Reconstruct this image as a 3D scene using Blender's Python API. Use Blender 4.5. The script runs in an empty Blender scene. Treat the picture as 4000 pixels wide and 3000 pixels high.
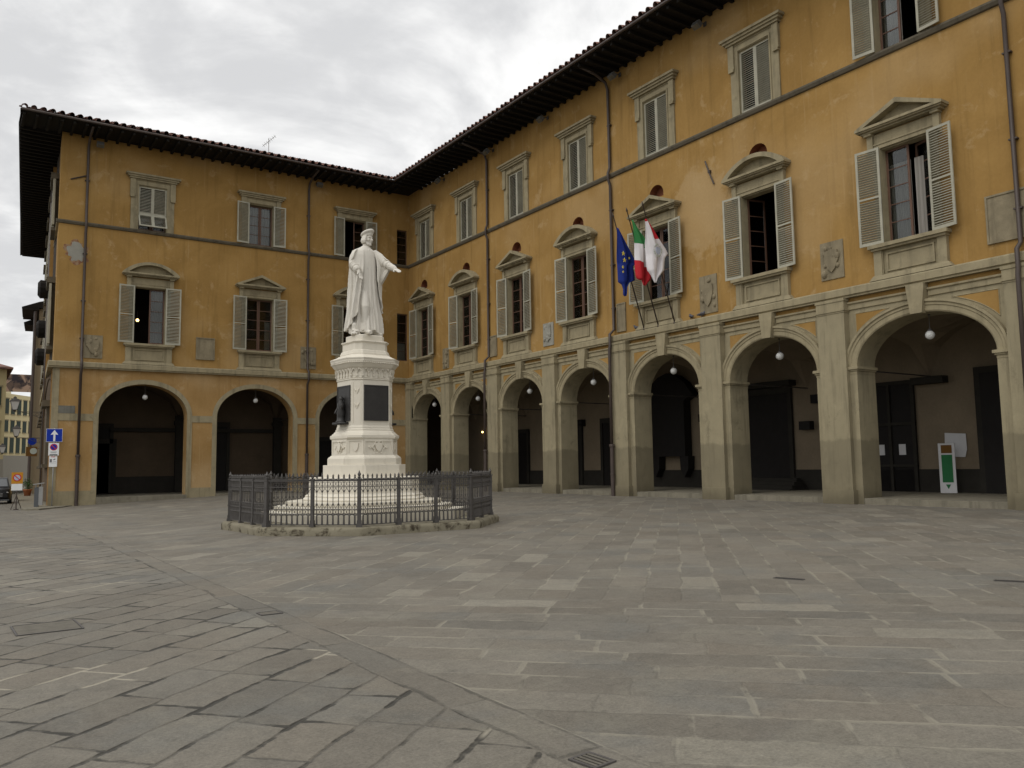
import bpy, bmesh, math, random
import numpy as np
from mathutils import Vector, Matrix, noise as mnoise
R = math.radians
random.seed(7)
scene = bpy.context.scene
COL = scene.collection

# ------------------------------------------------------------------ camera
YAW, PITCH, ROLL = 0.593195, 0.0965987, -0.0146880
CAM = Vector((-26.98529, -53.29987, 1.6))
fw = Vector((math.sin(YAW)*math.cos(PITCH), math.cos(YAW)*math.cos(PITCH), math.sin(PITCH)))
rt = Vector((math.cos(YAW), -math.sin(YAW), 0)); up = rt.cross(fw)
r2 = math.cos(ROLL)*rt + math.sin(ROLL)*up
u2 = -math.sin(ROLL)*rt + math.cos(ROLL)*up
cd = bpy.data.cameras.new('camera'); cam = bpy.data.objects.new('camera', cd); COL.objects.link(cam)
cd.sensor_fit = 'HORIZONTAL'; cd.sensor_width = 36.0; cd.lens = 36.0*3232.15/4000.0
cd.clip_start = 0.1; cd.clip_end = 3000
M = Matrix((r2, u2, -fw)).transposed().to_4x4(); M.translation = CAM
cam.matrix_world = M
scene.camera = cam

# ------------------------------------------------------------------ world, sun, exposure
SUN_ROT, SUN_EL = R(-100), R(48)          # azimuth from +y towards +x
w = bpy.data.worlds.new('World'); scene.world = w; w.use_nodes = True
scene.view_settings.view_transform = 'Standard'; scene.view_settings.look = 'None'
scene.view_settings.exposure = 0.0; scene.view_settings.gamma = 1.0


class NB:
    """tiny expression helper for shader nodes"""
    def __init__(s, tree): s.t = tree
    def n(s, typ, **kw):
        x = s.t.nodes.new(typ)
        for k, v in kw.items(): setattr(x, k, v)
        return x
    def put(s, sock, v):
        if isinstance(v, bpy.types.NodeSocket): s.t.links.new(v, sock)
        elif v is not None:
            if sock.type == 'RGBA' and not hasattr(v, '__len__'): v = (v, v, v, 1)
            elif sock.type == 'RGBA' and len(v) == 3: v = (*v, 1)
            elif sock.type == 'VECTOR' and not hasattr(v, '__len__'): v = (v, v, v)
            sock.default_value = v
    def m(s, op, a, b=None, c=None, clamp=False):
        x = s.n('ShaderNodeMath', operation=op, use_clamp=clamp)
        s.put(x.inputs[0], a)
        if b is not None: s.put(x.inputs[1], b)
        if c is not None: s.put(x.inputs[2], c)
        return x.outputs[0]
    def add(s, a, b): return s.m('ADD', a, b)
    def sub(s, a, b): return s.m('SUBTRACT', a, b)
    def mul(s, a, b): return s.m('MULTIPLY', a, b)
    def ss(s, x, lo, hi, a=0.0, b=1.0):
        k = s.n('ShaderNodeMapRange', interpolation_type='SMOOTHSTEP')
        s.put(k.inputs['Value'], x); s.put(k.inputs['From Min'], lo); s.put(k.inputs['From Max'], hi)
        s.put(k.inputs['To Min'], a); s.put(k.inputs['To Max'], b)
        return k.outputs['Result']
    def mix(s, f, a, b, blend='MIX'):
        x = s.n('ShaderNodeMix', data_type='RGBA', blend_type=blend)
        s.put(x.inputs[0], f); s.put(x.inputs[6], a); s.put(x.inputs[7], b)
        return x.outputs[2]
    def noise(s, vec, scale, detail=4, rough=.55, dist=0.0, col=False):
        x = s.n('ShaderNodeTexNoise')
        if vec is not None: s.put(x.inputs['Vector'], vec)
        x.inputs['Scale'].default_value = scale; x.inputs['Detail'].default_value = detail
        x.inputs['Roughness'].default_value = rough; x.inputs['Distortion'].default_value = dist
        return x.outputs['Color' if col else 'Fac']
    def vmath(s, op, a, b=None, scale=None):
        x = s.n('ShaderNodeVectorMath', operation=op)
        s.put(x.inputs[0], a)
        if b is not None: s.put(x.inputs[1], b)
        if scale is not None: s.put(x.inputs[3], scale)
        return x.outputs[0]
    def xyz(s, v):
        x = s.n('ShaderNodeSeparateXYZ'); s.put(x.inputs[0], v); return x.outputs
    def comb(s, a, b, c=0.0):
        x = s.n('ShaderNodeCombineXYZ')
        for i, v in enumerate((a, b, c)): s.put(x.inputs[i], v)
        return x.outputs[0]
    def white(s, v, dim='3D'):
        x = s.n('ShaderNodeTexWhiteNoise', noise_dimensions=dim)
        s.put(x.inputs['Vector'] if dim != '1D' else x.inputs['W'], v)
        return x.outputs['Value']


def build_world():
    t = w.node_tree; t.nodes.clear(); b = NB(t)
    d = b.n('ShaderNodeTexCoord').outputs['Generated']
    X, Y, Z = b.xyz(d)
    sky = b.n('ShaderNodeTexSky'); sky.sky_type = 'NISHITA'; sky.sun_disc = False
    sky.sun_elevation = SUN_EL; sky.sun_rotation = SUN_ROT
    k = b.m('MAXIMUM', b.add(Z, .22), .08)
    p = b.comb(b.m('DIVIDE', X, k), b.m('DIVIDE', Y, k), 0.0)
    p = b.vmath('ADD', p, (3.1, -1.7, 0.3))
    n1 = b.noise(p, 1.7, 7, .58, .45)
    n2 = b.noise(b.vmath('ADD', p, (7.3, 2.2, 5.0)), 4.2, 6, .55, .5)
    c = b.add(b.mul(n1, .72), b.mul(n2, .28))
    v = b.ss(c, .40, .59)
    cloud = b.mix(v, (.73, .733, .74), (1.12, 1.115, 1.10))
    # an overcast sky is brighter overhead than near the horizon
    zen = b.ss(Z, .48, .9, 1.0, 1.5)
    cloud = b.mix(1.0, cloud, b.comb(zen, zen, zen), 'MULTIPLY')
    thin = b.vmath('SCALE', sky.outputs[0], scale=.075)
    out = b.mix(.94, thin, cloud)
    bg = b.n('ShaderNodeBackground'); b.put(bg.inputs['Color'], out); bg.inputs['Strength'].default_value = 1.0
    o = b.n('ShaderNodeOutputWorld'); t.links.new(bg.outputs[0], o.inputs[0])
build_world()
sl = bpy.data.lights.new('sun', 'SUN'); sun = bpy.data.objects.new('sun', sl); COL.objects.link(sun)
sl.energy = 0.9; sl.angle = R(32); sl.color = (1.0, .96, .9)
sd = Vector((math.sin(SUN_ROT)*math.cos(SUN_EL), math.cos(SUN_ROT)*math.cos(SUN_EL), math.sin(SUN_EL)))
sun.rotation_euler = sd.to_track_quat('Z', 'Y').to_euler()


# ------------------------------------------------------------------ materials
def mat(name, fn, rough=.8, spec=.3, metal=0.0):
    m = bpy.data.materials.new(name); m.use_nodes = True
    t = m.node_tree; b = NB(t); bs = t.nodes['Principled BSDF']
    bs.inputs['Roughness'].default_value = rough; bs.inputs['Metallic'].default_value = metal
    bs.inputs['Specular IOR Level'].default_value = spec
    pos = b.n('ShaderNodeNewGeometry').outputs['Position']
    r = fn(b, pos, bs) if callable(fn) else fn
    if r is not None: b.put(bs.inputs['Base Color'], r)
    return m

def bump(b, bs, h, strength=.3, dist=.02):
    x = b.n('ShaderNodeBump'); x.inputs['Strength'].default_value = strength; x.inputs['Distance'].default_value = dist
    b.put(x.inputs['Height'], h); b.t.links.new(x.outputs[0], bs.inputs['Normal'])

def speckle(b, pos, base, amt=.25, scale=6, fine=60):
    a = b.noise(pos, scale, 5); f = b.noise(pos, fine, 3)
    k = b.add(b.mul(b.sub(a, .5), amt*2), b.mul(b.sub(f, .5), amt))
    k = b.add(k, 1.0)
    return b.mix(1.0, base, b.comb(k, k, k), 'MULTIPLY')

def stucco(lo, hi, pale):
    def f(b, pos, bs):
        n = b.noise(pos, .35, 5, .6, .6)
        c = b.mix(b.ss(n, .3, .7), lo, hi)
        # rain streaks
        st = b.noise(b.vmath('MULTIPLY', pos, (2.2, 2.2, .14)), 1.0, 4, .6)
        c = b.mix(b.mul(b.ss(st, .50, .74), .5), c, tuple(x*.66 for x in lo))
        st2 = b.noise(b.vmath('ADD', b.vmath('MULTIPLY', pos, (5.5, 5.5, .22)), (31, 7, 2)), 1.0, 4, .6)
        c = b.mix(b.mul(b.ss(st2, .58, .75), .35), c, pale)
        # a large paler repair with ragged outline on the right wing
        X_, Y_, Z_ = b.xyz(pos)
        e1 = b.m('DIVIDE', b.add(Y_, 28.4), 1.9); e2 = b.m('DIVIDE', b.sub(Z_, 12.7), 2.2)
        rr_ = b.add(b.add(b.mul(e1, e1), b.mul(e2, e2)), b.mul(b.sub(b.noise(pos, 1.6, 6, .65), .5), 2.6))
        c = b.mix(b.mul(b.ss(rr_, .55, 1.0, 1.0, 0.0), .55), c, pale)
        # thin faded blotches
        bl = b.noise(b.vmath('ADD', pos, (11, 5, 3)), 1.1, 7, .68, .4)
        c = b.mix(b.mul(b.ss(bl, .55, .68), .5), c, pale)
        pt = b.noise(b.vmath('ADD', pos, (2, 14, 6)), .16, 3, .5)
        c = b.mix(b.mul(b.ss(pt, .52, .66), .38), c, pale)
        # grime under the ledge and worn, paler plaster low on the wall
        z = b.xyz(pos)[2]
        worn = b.mul(b.ss(b.add(z, b.mul(b.sub(bl, .5), 3.0)), .2, 2.4, 1.0, 0.0), .45)
        c = b.mix(worn, c, pale)
        c = speckle(b, pos, c, .10, 9, 70)
        bump(b, bs, b.add(b.noise(pos, 30, 4), b.mul(b.noise(pos, 3, 3), 1.5)), .25, .012)
        return c
    return f

def stone(base, dark=None, zstain=None, amt=.2):
    def f(b, pos, bs):
        c = speckle(b, pos, base, amt, 2.2, 45)
        st = b.noise(b.vmath('MULTIPLY', pos, (3.5, 3.5, .35)), 1.0, 5, .6)
        c = b.mix(b.mul(b.ss(st, .48, .70), .6), c, tuple(x*.55 for x in base))
        bk = b.noise(b.vmath('ADD', pos, (8, 3, 12)), 1.1, 7, .7, .3)
        c = b.mix(b.mul(b.ss(bk, .54, .70), .5), c, tuple(x*.5 for x in base))
        wn = b.noise(b.vmath('ADD', pos, (4, 9, 2)), 1.7, 6, .65)
        c = b.mix(b.mul(b.ss(wn, .58, .72), .35), c, tuple(min(1, x*1.35) for x in base))
        if zstain is not None:
            z = b.xyz(pos)[2]
            zz = b.add(z, b.mul(b.sub(b.noise(pos, 1.1, 5), .5), .55))
            c = b.mix(b.mul(b.ss(zz, zstain-.10, zstain+.05, 1, 0), b.add(.30, b.mul(b.noise(pos, .8, 4), .62))), c, dark)
            lo = b.ss(b.add(z, b.mul(b.sub(b.noise(pos, 1.5, 4), .5), .9)), .0, .75, 1, 0)
            c = b.mix(b.mul(lo, .55), c, tuple(x*.55 for x in dark))
        bump(b, bs, b.add(b.noise(pos, 40, 4), b.noise(pos, 6, 4)), .3, .01)
        return c
    return f

MAT = {}
MAT['orange'] = mat('ochre_stucco', stucco((.285, .168, .052), (.362, .220, .073), (.44, .308, .155)), .92, .15)
MAT['orange_low'] = mat('ochre_stucco_worn', stucco((.300, .180, .066), (.380, .237, .097), (.48, .350, .195)), .92, .15)
MAT['stone'] = mat('grey_sandstone', stone((.290, .250, .160), (.160, .138, .090), 2.33), .85, .2)
MAT['trim'] = mat('grey_sandstone_trim', stone((.298, .254, .160), amt=.3), .85, .2)
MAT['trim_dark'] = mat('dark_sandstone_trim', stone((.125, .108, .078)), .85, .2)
MAT['slab'] = mat('grey_stone_plaque', stone((.235, .197, .128), amt=.45), .85, .2)
MAT['slab_grey'] = mat('slate_plaque', stone((.16, .155, .13), amt=.25), .8, .2)
MAT['shutter'] = mat('faded_shutter_paint', lambda b, p, bs: speckle(b, p, (.36, .345, .27), .28, 2.2, 30), .6, .3)
MAT['wood_brown'] = mat('brown_window_wood', lambda b, p, bs: speckle(b, p, (.115, .062, .040), .3, 5, 50), .55, .35)
MAT['eave'] = mat('dark_eave_wood', lambda b, p, bs: speckle(b, p, (.014, .012, .010), .4, 4, 40), .8, .2)
MAT['iron'] = mat('black_iron', lambda b, p, bs: speckle(b, p, (.066, .060, .055), .4, 8, 60), .55, .4)
MAT['pipe'] = mat('brown_copper_pipe', lambda b, p, bs: speckle(b, p, (.060, .044, .036), .35, 2, 30), .5, .4)
MAT['bronze'] = mat('dark_bronze', lambda b, p, bs: speckle(b, p, (.030, .028, .026), .4, 6, 40), .5, .5, .3)
MAT['brick'] = mat('old_brick', lambda b, p, bs: speckle(b, b.vmath('MULTIPLY', p, (1, 1, 6)), (.20, .075, .042), .5, 3, 20), .9, .1)
MAT['plaster_grey'] = mat('bare_plaster', lambda b, p, bs: speckle(b, p, (.285, .275, .235), .3, 2, 30), .9, .1)
MAT['patch_edge'] = mat('broken_plaster_edge', lambda b, p, bs: b.mix(b.ss(b.noise(p, 5, 4), .4, .6), (.22, .105, .06), (.30, .20, .12)), .9, .1)
MAT['cover_plate'] = mat('worn_cover_plate', lambda b, p, bs: speckle(b, p, (.115, .105, .085), .4, 9, 70), .8, .2)
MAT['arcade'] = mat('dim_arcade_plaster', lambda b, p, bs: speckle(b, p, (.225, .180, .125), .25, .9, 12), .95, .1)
MAT['arcade_shaded'] = mat('shaded_arcade_plaster', lambda b, p, bs: speckle(b, p, (.10, .074, .05), .3, .9, 12), .95, .1)  # darker copy of the arcade plaster; left gallery's shade put into its colour
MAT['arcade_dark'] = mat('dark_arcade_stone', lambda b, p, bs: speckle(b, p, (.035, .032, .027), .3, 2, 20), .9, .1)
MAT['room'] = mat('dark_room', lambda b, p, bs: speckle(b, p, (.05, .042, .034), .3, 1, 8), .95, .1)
MAT['void'] = mat('dark_door_timber', lambda b, p, bs: speckle(b, p, (.016, .014, .013), .3, 3, 20), .7, .2)
MAT['curtain'] = mat('pale_curtain', lambda b, p, bs: speckle(b, b.vmath('MULTIPLY', p, (9, 9, .2)), (.36, .34, .31), .35, 1, 8), .9, .1)
MAT['reflection_bright'] = mat('white_sky_reflection', lambda b, p, bs: speckle(b, b.vmath('MULTIPLY', p, (9, 9, .2)), (.80, .80, .80), .12, 1, 8), .9, .1)  # white sheet standing in for bright sky reflected in the panes
MAT['white_glass'] = mat('opal_glass', (.62, .62, .60), .25, .5)
MAT['grey_metal'] = mat('grey_metal', lambda b, p, bs: speckle(b, p, (.32, .32, .31), .2, 5, 40), .5, .4)
MAT['floodlight_metal'] = mat('dull_floodlight_metal', lambda b, p, bs: speckle(b, p, (.13, .13, .125), .2, 5, 40), .5, .4)
MAT['terracotta'] = mat('terracotta_tiles', lambda b, p, bs: b.mix(b.ss(b.noise(p, 1.3, 5), .35, .7), (.14, .085, .068), (.26, .14, .11)), .9, .15)

def glass_mat():
    m = bpy.data.materials.new('window_glass'); m.use_nodes = True
    bs = m.node_tree.nodes['Principled BSDF']; b = NB(m.node_tree)
    bs.inputs['Base Color'].default_value = (.9, .92, .92, 1); bs.inputs['Roughness'].default_value = .03
    bs.inputs['IOR'].default_value = 1.45
    t = m.node_tree.nodes.new('ShaderNodeBsdfTransparent'); t.inputs[0].default_value = (.75, .77, .76, 1)
    mx = m.node_tree.nodes.new('ShaderNodeMixShader')
    g = m.node_tree.nodes.new('ShaderNodeBsdfGlossy'); g.inputs['Roughness'].default_value = .04
    fr = m.node_tree.nodes.new('ShaderNodeFresnel'); fr.inputs[0].default_value = 1.5
    L = m.node_tree.links
    L.new(fr.outputs[0], mx.inputs[0]); L.new(t.outputs[0], mx.inputs[1]); L.new(g.outputs[0], mx.inputs[2])
    L.new(mx.outputs[0], m.node_tree.nodes['Material Output'].inputs[0])
    return m
MAT['glass'] = glass_mat()

def marble(base, streak):
    def f(b, pos, bs):
        c = speckle(b, pos, base, .07, 3, 40)
        st = b.noise(b.vmath('MULTIPLY', pos, (5, 5, .55)), 1.0, 6, .62, .3)
        c = b.mix(b.mul(b.ss(st, .52, .78), .40), c, streak)
        fine = b.noise(b.vmath('ADD', pos, (3, 8, 1)), 7, 6, .65)
        c = b.mix(b.mul(b.ss(fine, .58, .75), .22), c, tuple(x*.8 for x in streak))
        bump(b, bs, b.add(b.noise(pos, 45, 3), b.noise(pos, 9, 3)), .12, .006)
        return c
    return f
MAT['marble'] = mat('white_marble', marble((.64, .595, .50), (.40, .36, .285)), .6, .3)
MAT['marble_statue'] = mat('white_marble_figure', marble((.61, .575, .505), (.33, .30, .25)), .6, .3)
MAT['marble_step'] = mat('white_marble_steps', marble((.55, .51, .42), (.34, .30, .23)), .65, .3)


def paving():
    def f(b, pos, bs):
        X, Y, Z = b.xyz(pos)
        wob = b.noise(pos, 1.3, 3, .5, 0, True)
        wob2 = b.noise(pos, 9, 3, .6, 0, True)
        pw = b.vmath('ADD', pos, b.vmath('SCALE', b.vmath('SUBTRACT', wob, (.5, .5, .5)), scale=.13))
        pw = b.vmath('ADD', pw, b.vmath('SCALE', b.vmath('SUBTRACT', wob2, (.5, .5, .5)), scale=.022))
        x, y, _ = b.xyz(pw)
        def slabs(ang, bw, rh, seed):
            ca, sa = math.cos(R(ang)), math.sin(R(ang))
            u = b.add(b.mul(x, ca), b.mul(y, sa)); v = b.sub(b.mul(y, ca), b.mul(x, sa))
            vv = b.add(b.m('DIVIDE', v, rh), seed*3.7)
            row = b.m('FLOOR', vv); fv = b.sub(vv, row)
            r1 = b.white(b.add(row, seed), '1D')
            wrow = b.add(.75, b.mul(b.white(b.add(row, seed+31.7), '1D'), .6))
            uu = b.add(b.m('DIVIDE', b.m('DIVIDE', u, bw), wrow), b.mul(r1, 17.0))
            col = b.m('FLOOR', uu); fu = b.sub(uu, col)
            ident = b.comb(row, col, seed)
            rnd = b.white(ident); rnd2 = b.white(b.vmath('ADD', ident, (13.1, 5.7, 2.2)))
            du = b.mul(b.mul(b.m('MINIMUM', fu, b.sub(1.0, fu)), bw), wrow)
            dv = b.mul(b.m('MINIMUM', fv, b.sub(1.0, fv)), rh)
            return rnd, rnd2, b.m('MINIMUM', du, dv), b.m('LESS_THAN', dv, du)
        A = slabs(40, .80, .40, 1.0)        # left of the strip
        B = slabs(45, 1.0, .45, 2.0)        # right of the strip
        C = slabs(-44, .92, .43, 7.0)       # right of the strip, nearest the viewer
        S = slabs(90, .95, 200.0, 5.0)      # the strip itself
        isL = b.m('LESS_THAN', X, -24.20); isR = b.m('GREATER_THAN', X, -23.86)
        near = b.mul(b.m('LESS_THAN', b.add(x, y), -66.2), isR); farr = b.sub(isR, near)
        def pick(i):
            v = b.add(b.add(b.mul(A[i], isL), b.mul(B[i], farr)), b.mul(C[i], near))
            return b.add(v, b.mul(S[i], b.sub(1.0, b.add(isL, isR))))
        rnd, rnd2, d = pick(0), pick(1), pick(2)
        edge = b.m('MINIMUM', b.m('ABSOLUTE', b.add(x, 24.18)), b.m('ABSOLUTE', b.add(x, 23.87)))
        d = b.m('MINIMUM', d, edge)
        big = b.noise(pos, .22, 4, .6)
        c = b.mix(rnd, (.124, .111, .089), (.162, .147, .119))
        c = b.mix(b.mul(b.m('GREATER_THAN', rnd2, .955), .55), c, (.235, .217, .172))
        c = b.mix(b.mul(b.m('LESS_THAN', rnd2, .10), .35), c, (.105, .100, .086))
        warm = b.m('GREATER_THAN', b.m('FRACT', b.mul(rnd, 7.31)), .80)
        c = b.mix(b.mul(warm, .16), c, (.165, .135, .098))
        k = b.add(.80, b.mul(big, .40)); c = b.mix(1.0, c, b.comb(k, k, k), 'MULTIPLY')
        hue = b.noise(b.vmath('ADD', pos, (33, 12, 0)), .55, 5, .6)
        c = b.mix(b.mul(b.ss(hue, .50, .66), .20), c, (.160, .132, .098))
        c = b.mix(b.mul(b.ss(hue, .48, .34), .40), c, (.120, .122, .112))
        # dirt and wear that run on across the joints
        dirt = b.noise(b.vmath('ADD', pos, (5, 3, 0)), .9, 7, .68, .5)
        c = b.mix(b.mul(b.ss(dirt, .48, .68), .45), c, (.180, .166, .130))
        c = b.mix(b.mul(b.ss(dirt, .46, .28), .45), c, (.082, .077, .063))
        spot = b.noise(b.vmath('ADD', pos, (15, 8, 0)), 5.5, 4, .6)
        c = b.mix(b.mul(b.ss(spot, .66, .74), .55), c, (.070, .066, .055))
        # mottled, pitted faces
        f1 = b.noise(pos, 11, 8, .78); f2 = b.noise(pos, 48, 5, .8); f3 = b.noise(pos, 3.0, 6, .65, .3)
        k = b.add(b.add(-.50, b.mul(f1, 1.0)), b.add(b.mul(f2, 1.6), b.mul(f3, .40)))
        c = b.mix(1.0, c, b.comb(k, k, k), 'MULTIPLY')
        # joints: open and dark to the left, pointed with pale mortar to the right; both come and go
        jn = b.noise(b.vmath('ADD', pos, (2, 7, 0)), 1.7, 6, .68)
        jn2 = b.noise(b.vmath('ADD', pos, (9, 1, 0)), 1.1, 6, .68)
        wid = b.add(.005, b.mul(b.ss(jn, .42, .64), .034))
        joint = b.ss(d, b.mul(wid, .45), wid, 1.0, 0.0)
        left = b.add(isL, b.mul(b.sub(1.0, b.add(isL, isR)), .45))
        dk = b.mul(b.mul(joint, left), b.ss(jn, .45, .58))
        c = b.mix(b.mul(dk, .92), c, (.022, .020, .016))
        faint = b.mul(b.mul(joint, left), .42)
        c = b.mix(faint, c, (.062, .058, .047))
        wl = b.add(.010, b.mul(b.ss(jn2, .40, .60), .024))
        jl = b.mul(b.mul(b.ss(d, b.mul(wl, .5), wl, 1.0, 0.0), isR), b.ss(jn2, .45, .58))
        c = b.mix(b.mul(jl, .62), c, (.245, .225, .175))
        jl2 = b.mul(b.mul(b.ss(d, .004, .011, 1.0, 0.0), isR), .22)
        c = b.mix(b.mul(jl2, b.sub(1.0, jl)), c, (.066, .062, .050))
        # odd repairs with white mortar among the left slabs
        wm = b.mul(b.mul(b.ss(d, .010, .028, 1.0, 0.0), isL), b.ss(b.noise(b.vmath('ADD', pos, (21, 3, 0)), .55, 2), .60, .63))
        c = b.mix(b.mul(wm, .85), c, (.33, .30, .235))
        h = b.add(b.mul(b.ss(d, 0.0, .025), b.add(.25, b.mul(isL, .5))), b.add(b.mul(f1, .35), b.add(b.mul(f2, .22), b.mul(rnd, .5))))
        bump(b, bs, h, .9, .022)
        b.put(bs.inputs['Roughness'], b.add(.62, b.mul(f1, .25)))
        return c
    return f
MAT['paving'] = mat('worn_flagstones', paving(), .75, .3)
MAT['step'] = mat('worn_step_stone', stone((.19, .172, .13), amt=.4), .85, .2)
MAT['kerb'] = mat('mossy_kerb_stone', lambda b, p, bs: b.mix(b.ss(b.noise(p, 3.4, 6, .7, .3), .50, .66), speckle(b, p, (.20, .18, .13), .25, 3, 40), (.050, .040, .027)), .9, .1)


# ------------------------------------------------------------------ mesh builder
class MB:
    def __init__(s): s.v = []; s.f = []
    def add(s, vs, fs):
        o = len(s.v); s.v += [tuple(q) for q in vs]; s.f += [tuple(i+o for i in f) for f in fs]; return s
    def box(s, x0, x1, y0, y1, z0, z1, mtx=None):
        vs = [(x, y, z) for z in (z0, z1) for y in (y0, y1) for x in (x0, x1)]
        if mtx is not None: vs = [tuple(mtx @ Vector(q)) for q in vs]
        return s.add(vs, [(0, 2, 3, 1), (4, 5, 7, 6), (0, 1, 5, 4), (2, 6, 7, 3), (0, 4, 6, 2), (1, 3, 7, 5)])
    def quad(s, a, b, c, d): return s.add([a, b, c, d], [(0, 1, 2, 3)])
    def loft(s, rings, cap=True, close=True):
        n = len(rings[0]); vs = [q for r in rings for q in r]; fs = []
        for i in range(len(rings)-1):
            for j in range(n if close else n-1):
                k = (j+1) % n
                fs.append((i*n+j, i*n+k, (i+1)*n+k, (i+1)*n+j))
        if cap: fs += [tuple(range(n))[::-1], tuple((len(rings)-1)*n+j for j in range(n))]
        return s.add(vs, fs)
    def prism(s, outline, y0, y1):
        """outline in (x,z), extruded along y"""
        return s.loft([[(x, y0, z) for x, z in outline], [(x, y1, z) for x, z in outline]])
    def prismz(s, outline, z0, z1):
        return s.loft([[(x, y, z0) for x, y in outline], [(x, y, z1) for x, y in outline]])
    def tube(s, path, r, n=8, cap=True, flat=1.0):
        rings = []; path = [Vector(q) for q in path]; rr = r if hasattr(r, '__len__') else [r]*len(path)
        prev = None
        for i, q in enumerate(path):
            d = (path[min(i+1, len(path)-1)] - path[max(i-1, 0)]).normalized()
            if prev is None:
                a = Vector((0, 0, 1)) if abs(d.z) < .9 else Vector((1, 0, 0))
                e1 = d.cross(a).normalized()
            else:
                e1 = (prev - d*prev.dot(d)).normalized()
            e2 = d.cross(e1); prev = e1
            rings.append([tuple(q + (e1*math.cos(t) + e2*math.sin(t)*flat)*rr[i]) for t in [2*math.pi*j/n for j in range(n)]])
        return s.loft(rings, cap)
    def lathe(s, prof, cx=0, cy=0, n=16, cap=True):
        return s.loft([[(cx+r*math.cos(2*math.pi*j/n), cy+r*math.sin(2*math.pi*j/n), z) for j in range(n)] for r, z in prof], cap)
    def sphere(s, c, r, n=12, m=8, sc=(1, 1, 1)):
        pr = [(max(1e-3, math.sin(math.pi*i/m))*r, -math.cos(math.pi*i/m)*r) for i in range(m+1)]
        return s.loft([[(c[0]+q*math.cos(2*math.pi*j/n)*sc[0], c[1]+q*math.sin(2*math.pi*j/n)*sc[1], c[2]+z*sc[2]) for j in range(n)] for q, z in pr])
    def data(s, name, material, smooth=False):
        me = bpy.data.meshes.new(name); me.from_pydata(s.v, [], s.f)
        bm = bmesh.new(); bm.from_mesh(me); bmesh.ops.recalc_face_normals(bm, faces=bm.faces); bm.to_mesh(me); bm.free()
        if material is not None: me.materials.append(MAT[material] if isinstance(material, str) else material)
        if smooth:
            for p in me.polygons: p.use_smooth = True
        return me
    def build(s, name, material, parent=None, smooth=False, loc=None, rz=None, label=None):
        return inst(name, s.data(name, material, smooth), parent, loc, rz, label)

def inst(name, data, parent=None, loc=None, rz=None, label=None):
    o = bpy.data.objects.new(name, data); COL.objects.link(o)
    if parent is not None: o.parent = parent
    if loc is not None: o.location = loc
    if rz is not None: o.rotation_euler = (0, 0, rz)
    if label: o['label'] = label
    return o

def tag(o, label, cat, group=None):
    o['label'] = label; o['category'] = cat
    if group: o['group'] = group
    return o
def thing(name, label, cat, loc=(0, 0, 0), rz=0, group=None):
    o = inst(name, None, None, loc, rz); o.empty_display_size = .2
    return tag(o, label, cat, group)
def structure(o): o['kind'] = 'structure'; return o
def copy_tree(o, parent=None):
    c = o.copy(); COL.objects.link(c); c.parent = parent
    for ch in o.children: copy_tree(ch, c)
    return c
def smoothangle(me, ang=35):
    for p in me.polygons: p.use_smooth = True
    try: me.set_sharp_from_angle(angle=R(ang))
    except Exception: pass
    return me

def text_mesh(body, size, depth=.004, align='CENTER'):
    cu = bpy.data.curves.new('lettering', 'FONT'); cu.body = body; cu.size = size; cu.extrude = depth
    cu.align_x = align; cu.align_y = 'CENTER'
    o = bpy.data.objects.new('lettering', cu); COL.objects.link(o)
    me = bpy.data.meshes.new_from_object(o.evaluated_get(bpy.context.evaluated_depsgraph_get()))
    bpy.data.objects.remove(o); bpy.data.curves.remove(cu)
    return me

# ------------------------------------------------------------------ ground
def gz(x, y):
    a = min(max((-x-11)/11.0, 0), 1.15); b = min(max((y+32)/32.0, 0), 1)
    z = -.43*a*b
    if y > 0: z -= .003*y*a
    return z

def build_ground():
    def axis(lo, hi, dense_lo, dense_hi, step, far):
        v = list(np.arange(dense_lo, dense_hi+1e-6, step)); s = step
        q = dense_lo
        while q > lo: s *= 1.5; q -= s; v.insert(0, max(q, lo))
        s = step; q = dense_hi
        while q < hi: s *= 1.5; q += s; v.append(min(q, hi))
        return v
    xs = axis(-1200, 1200, -40, 8, 1.0, 0); ys = axis(-1200, 1200, -58, 60, 1.0, 0)
    v = [(x, y, gz(x, y)) for y in ys for x in xs]; n = len(xs)
    f = [(j*n+i, j*n+i+1, (j+1)*n+i+1, (j+1)*n+i) for j in range(len(ys)-1) for i in range(n-1)]
    structure(MB().add(v, f).build('piazza_paving', 'paving'))
build_ground()

# ------------------------------------------------------------------ the palace
WA, WB = 0.0, -math.pi/2           # local x runs to the right along each front, local -y points out of it
PAL = thing('arcaded_palace', 'L-shaped ochre palace with stone arcades, shuttered windows and deep dark eaves around the square', 'palace', (0, 0, 0))
ZL0, ZL1 = 7.465, 7.84             # ledge above the arcade
ZS0, ZS1 = 15.90, 16.10            # string course
ZTOP = 21.35
A_ARCH = [(-17.62, 2.47), (-10.94, 2.46), (-4.25, 2.47)]
A_SPR, A_B = 4.80, 1.90
B_ARCH = [(2.915, 2.045), (8.665, 2.055), (14.365, 2.015), (20.135, 2.065), (25.935, 2.075), (31.885, 2.115), (38.10, 2.425), (44.6, 2.1), (50.6, 2.1)]
B_SPR, B_B = 4.93, 1.58
B_PIL = [0.36, 5.80, 11.54, 17.25, 22.98, 28.93, 34.83, 41.50, 47.6, 53.6]
A_WIN = [-17.48, -10.82, -4.22]
B_WIN = [2.40, 8.17, 13.95, 19.75, 25.68, 31.64, 37.91, 44.4, 50.5]
B_TOP = [2.62, 8.32, 14.05, 19.90, 25.83, 31.70, 37.90, 44.4, 50.5]
A_L, B_R = -22.5, 54.5
WZ, TZ = 9.13, 16.12               # sill heights


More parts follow.
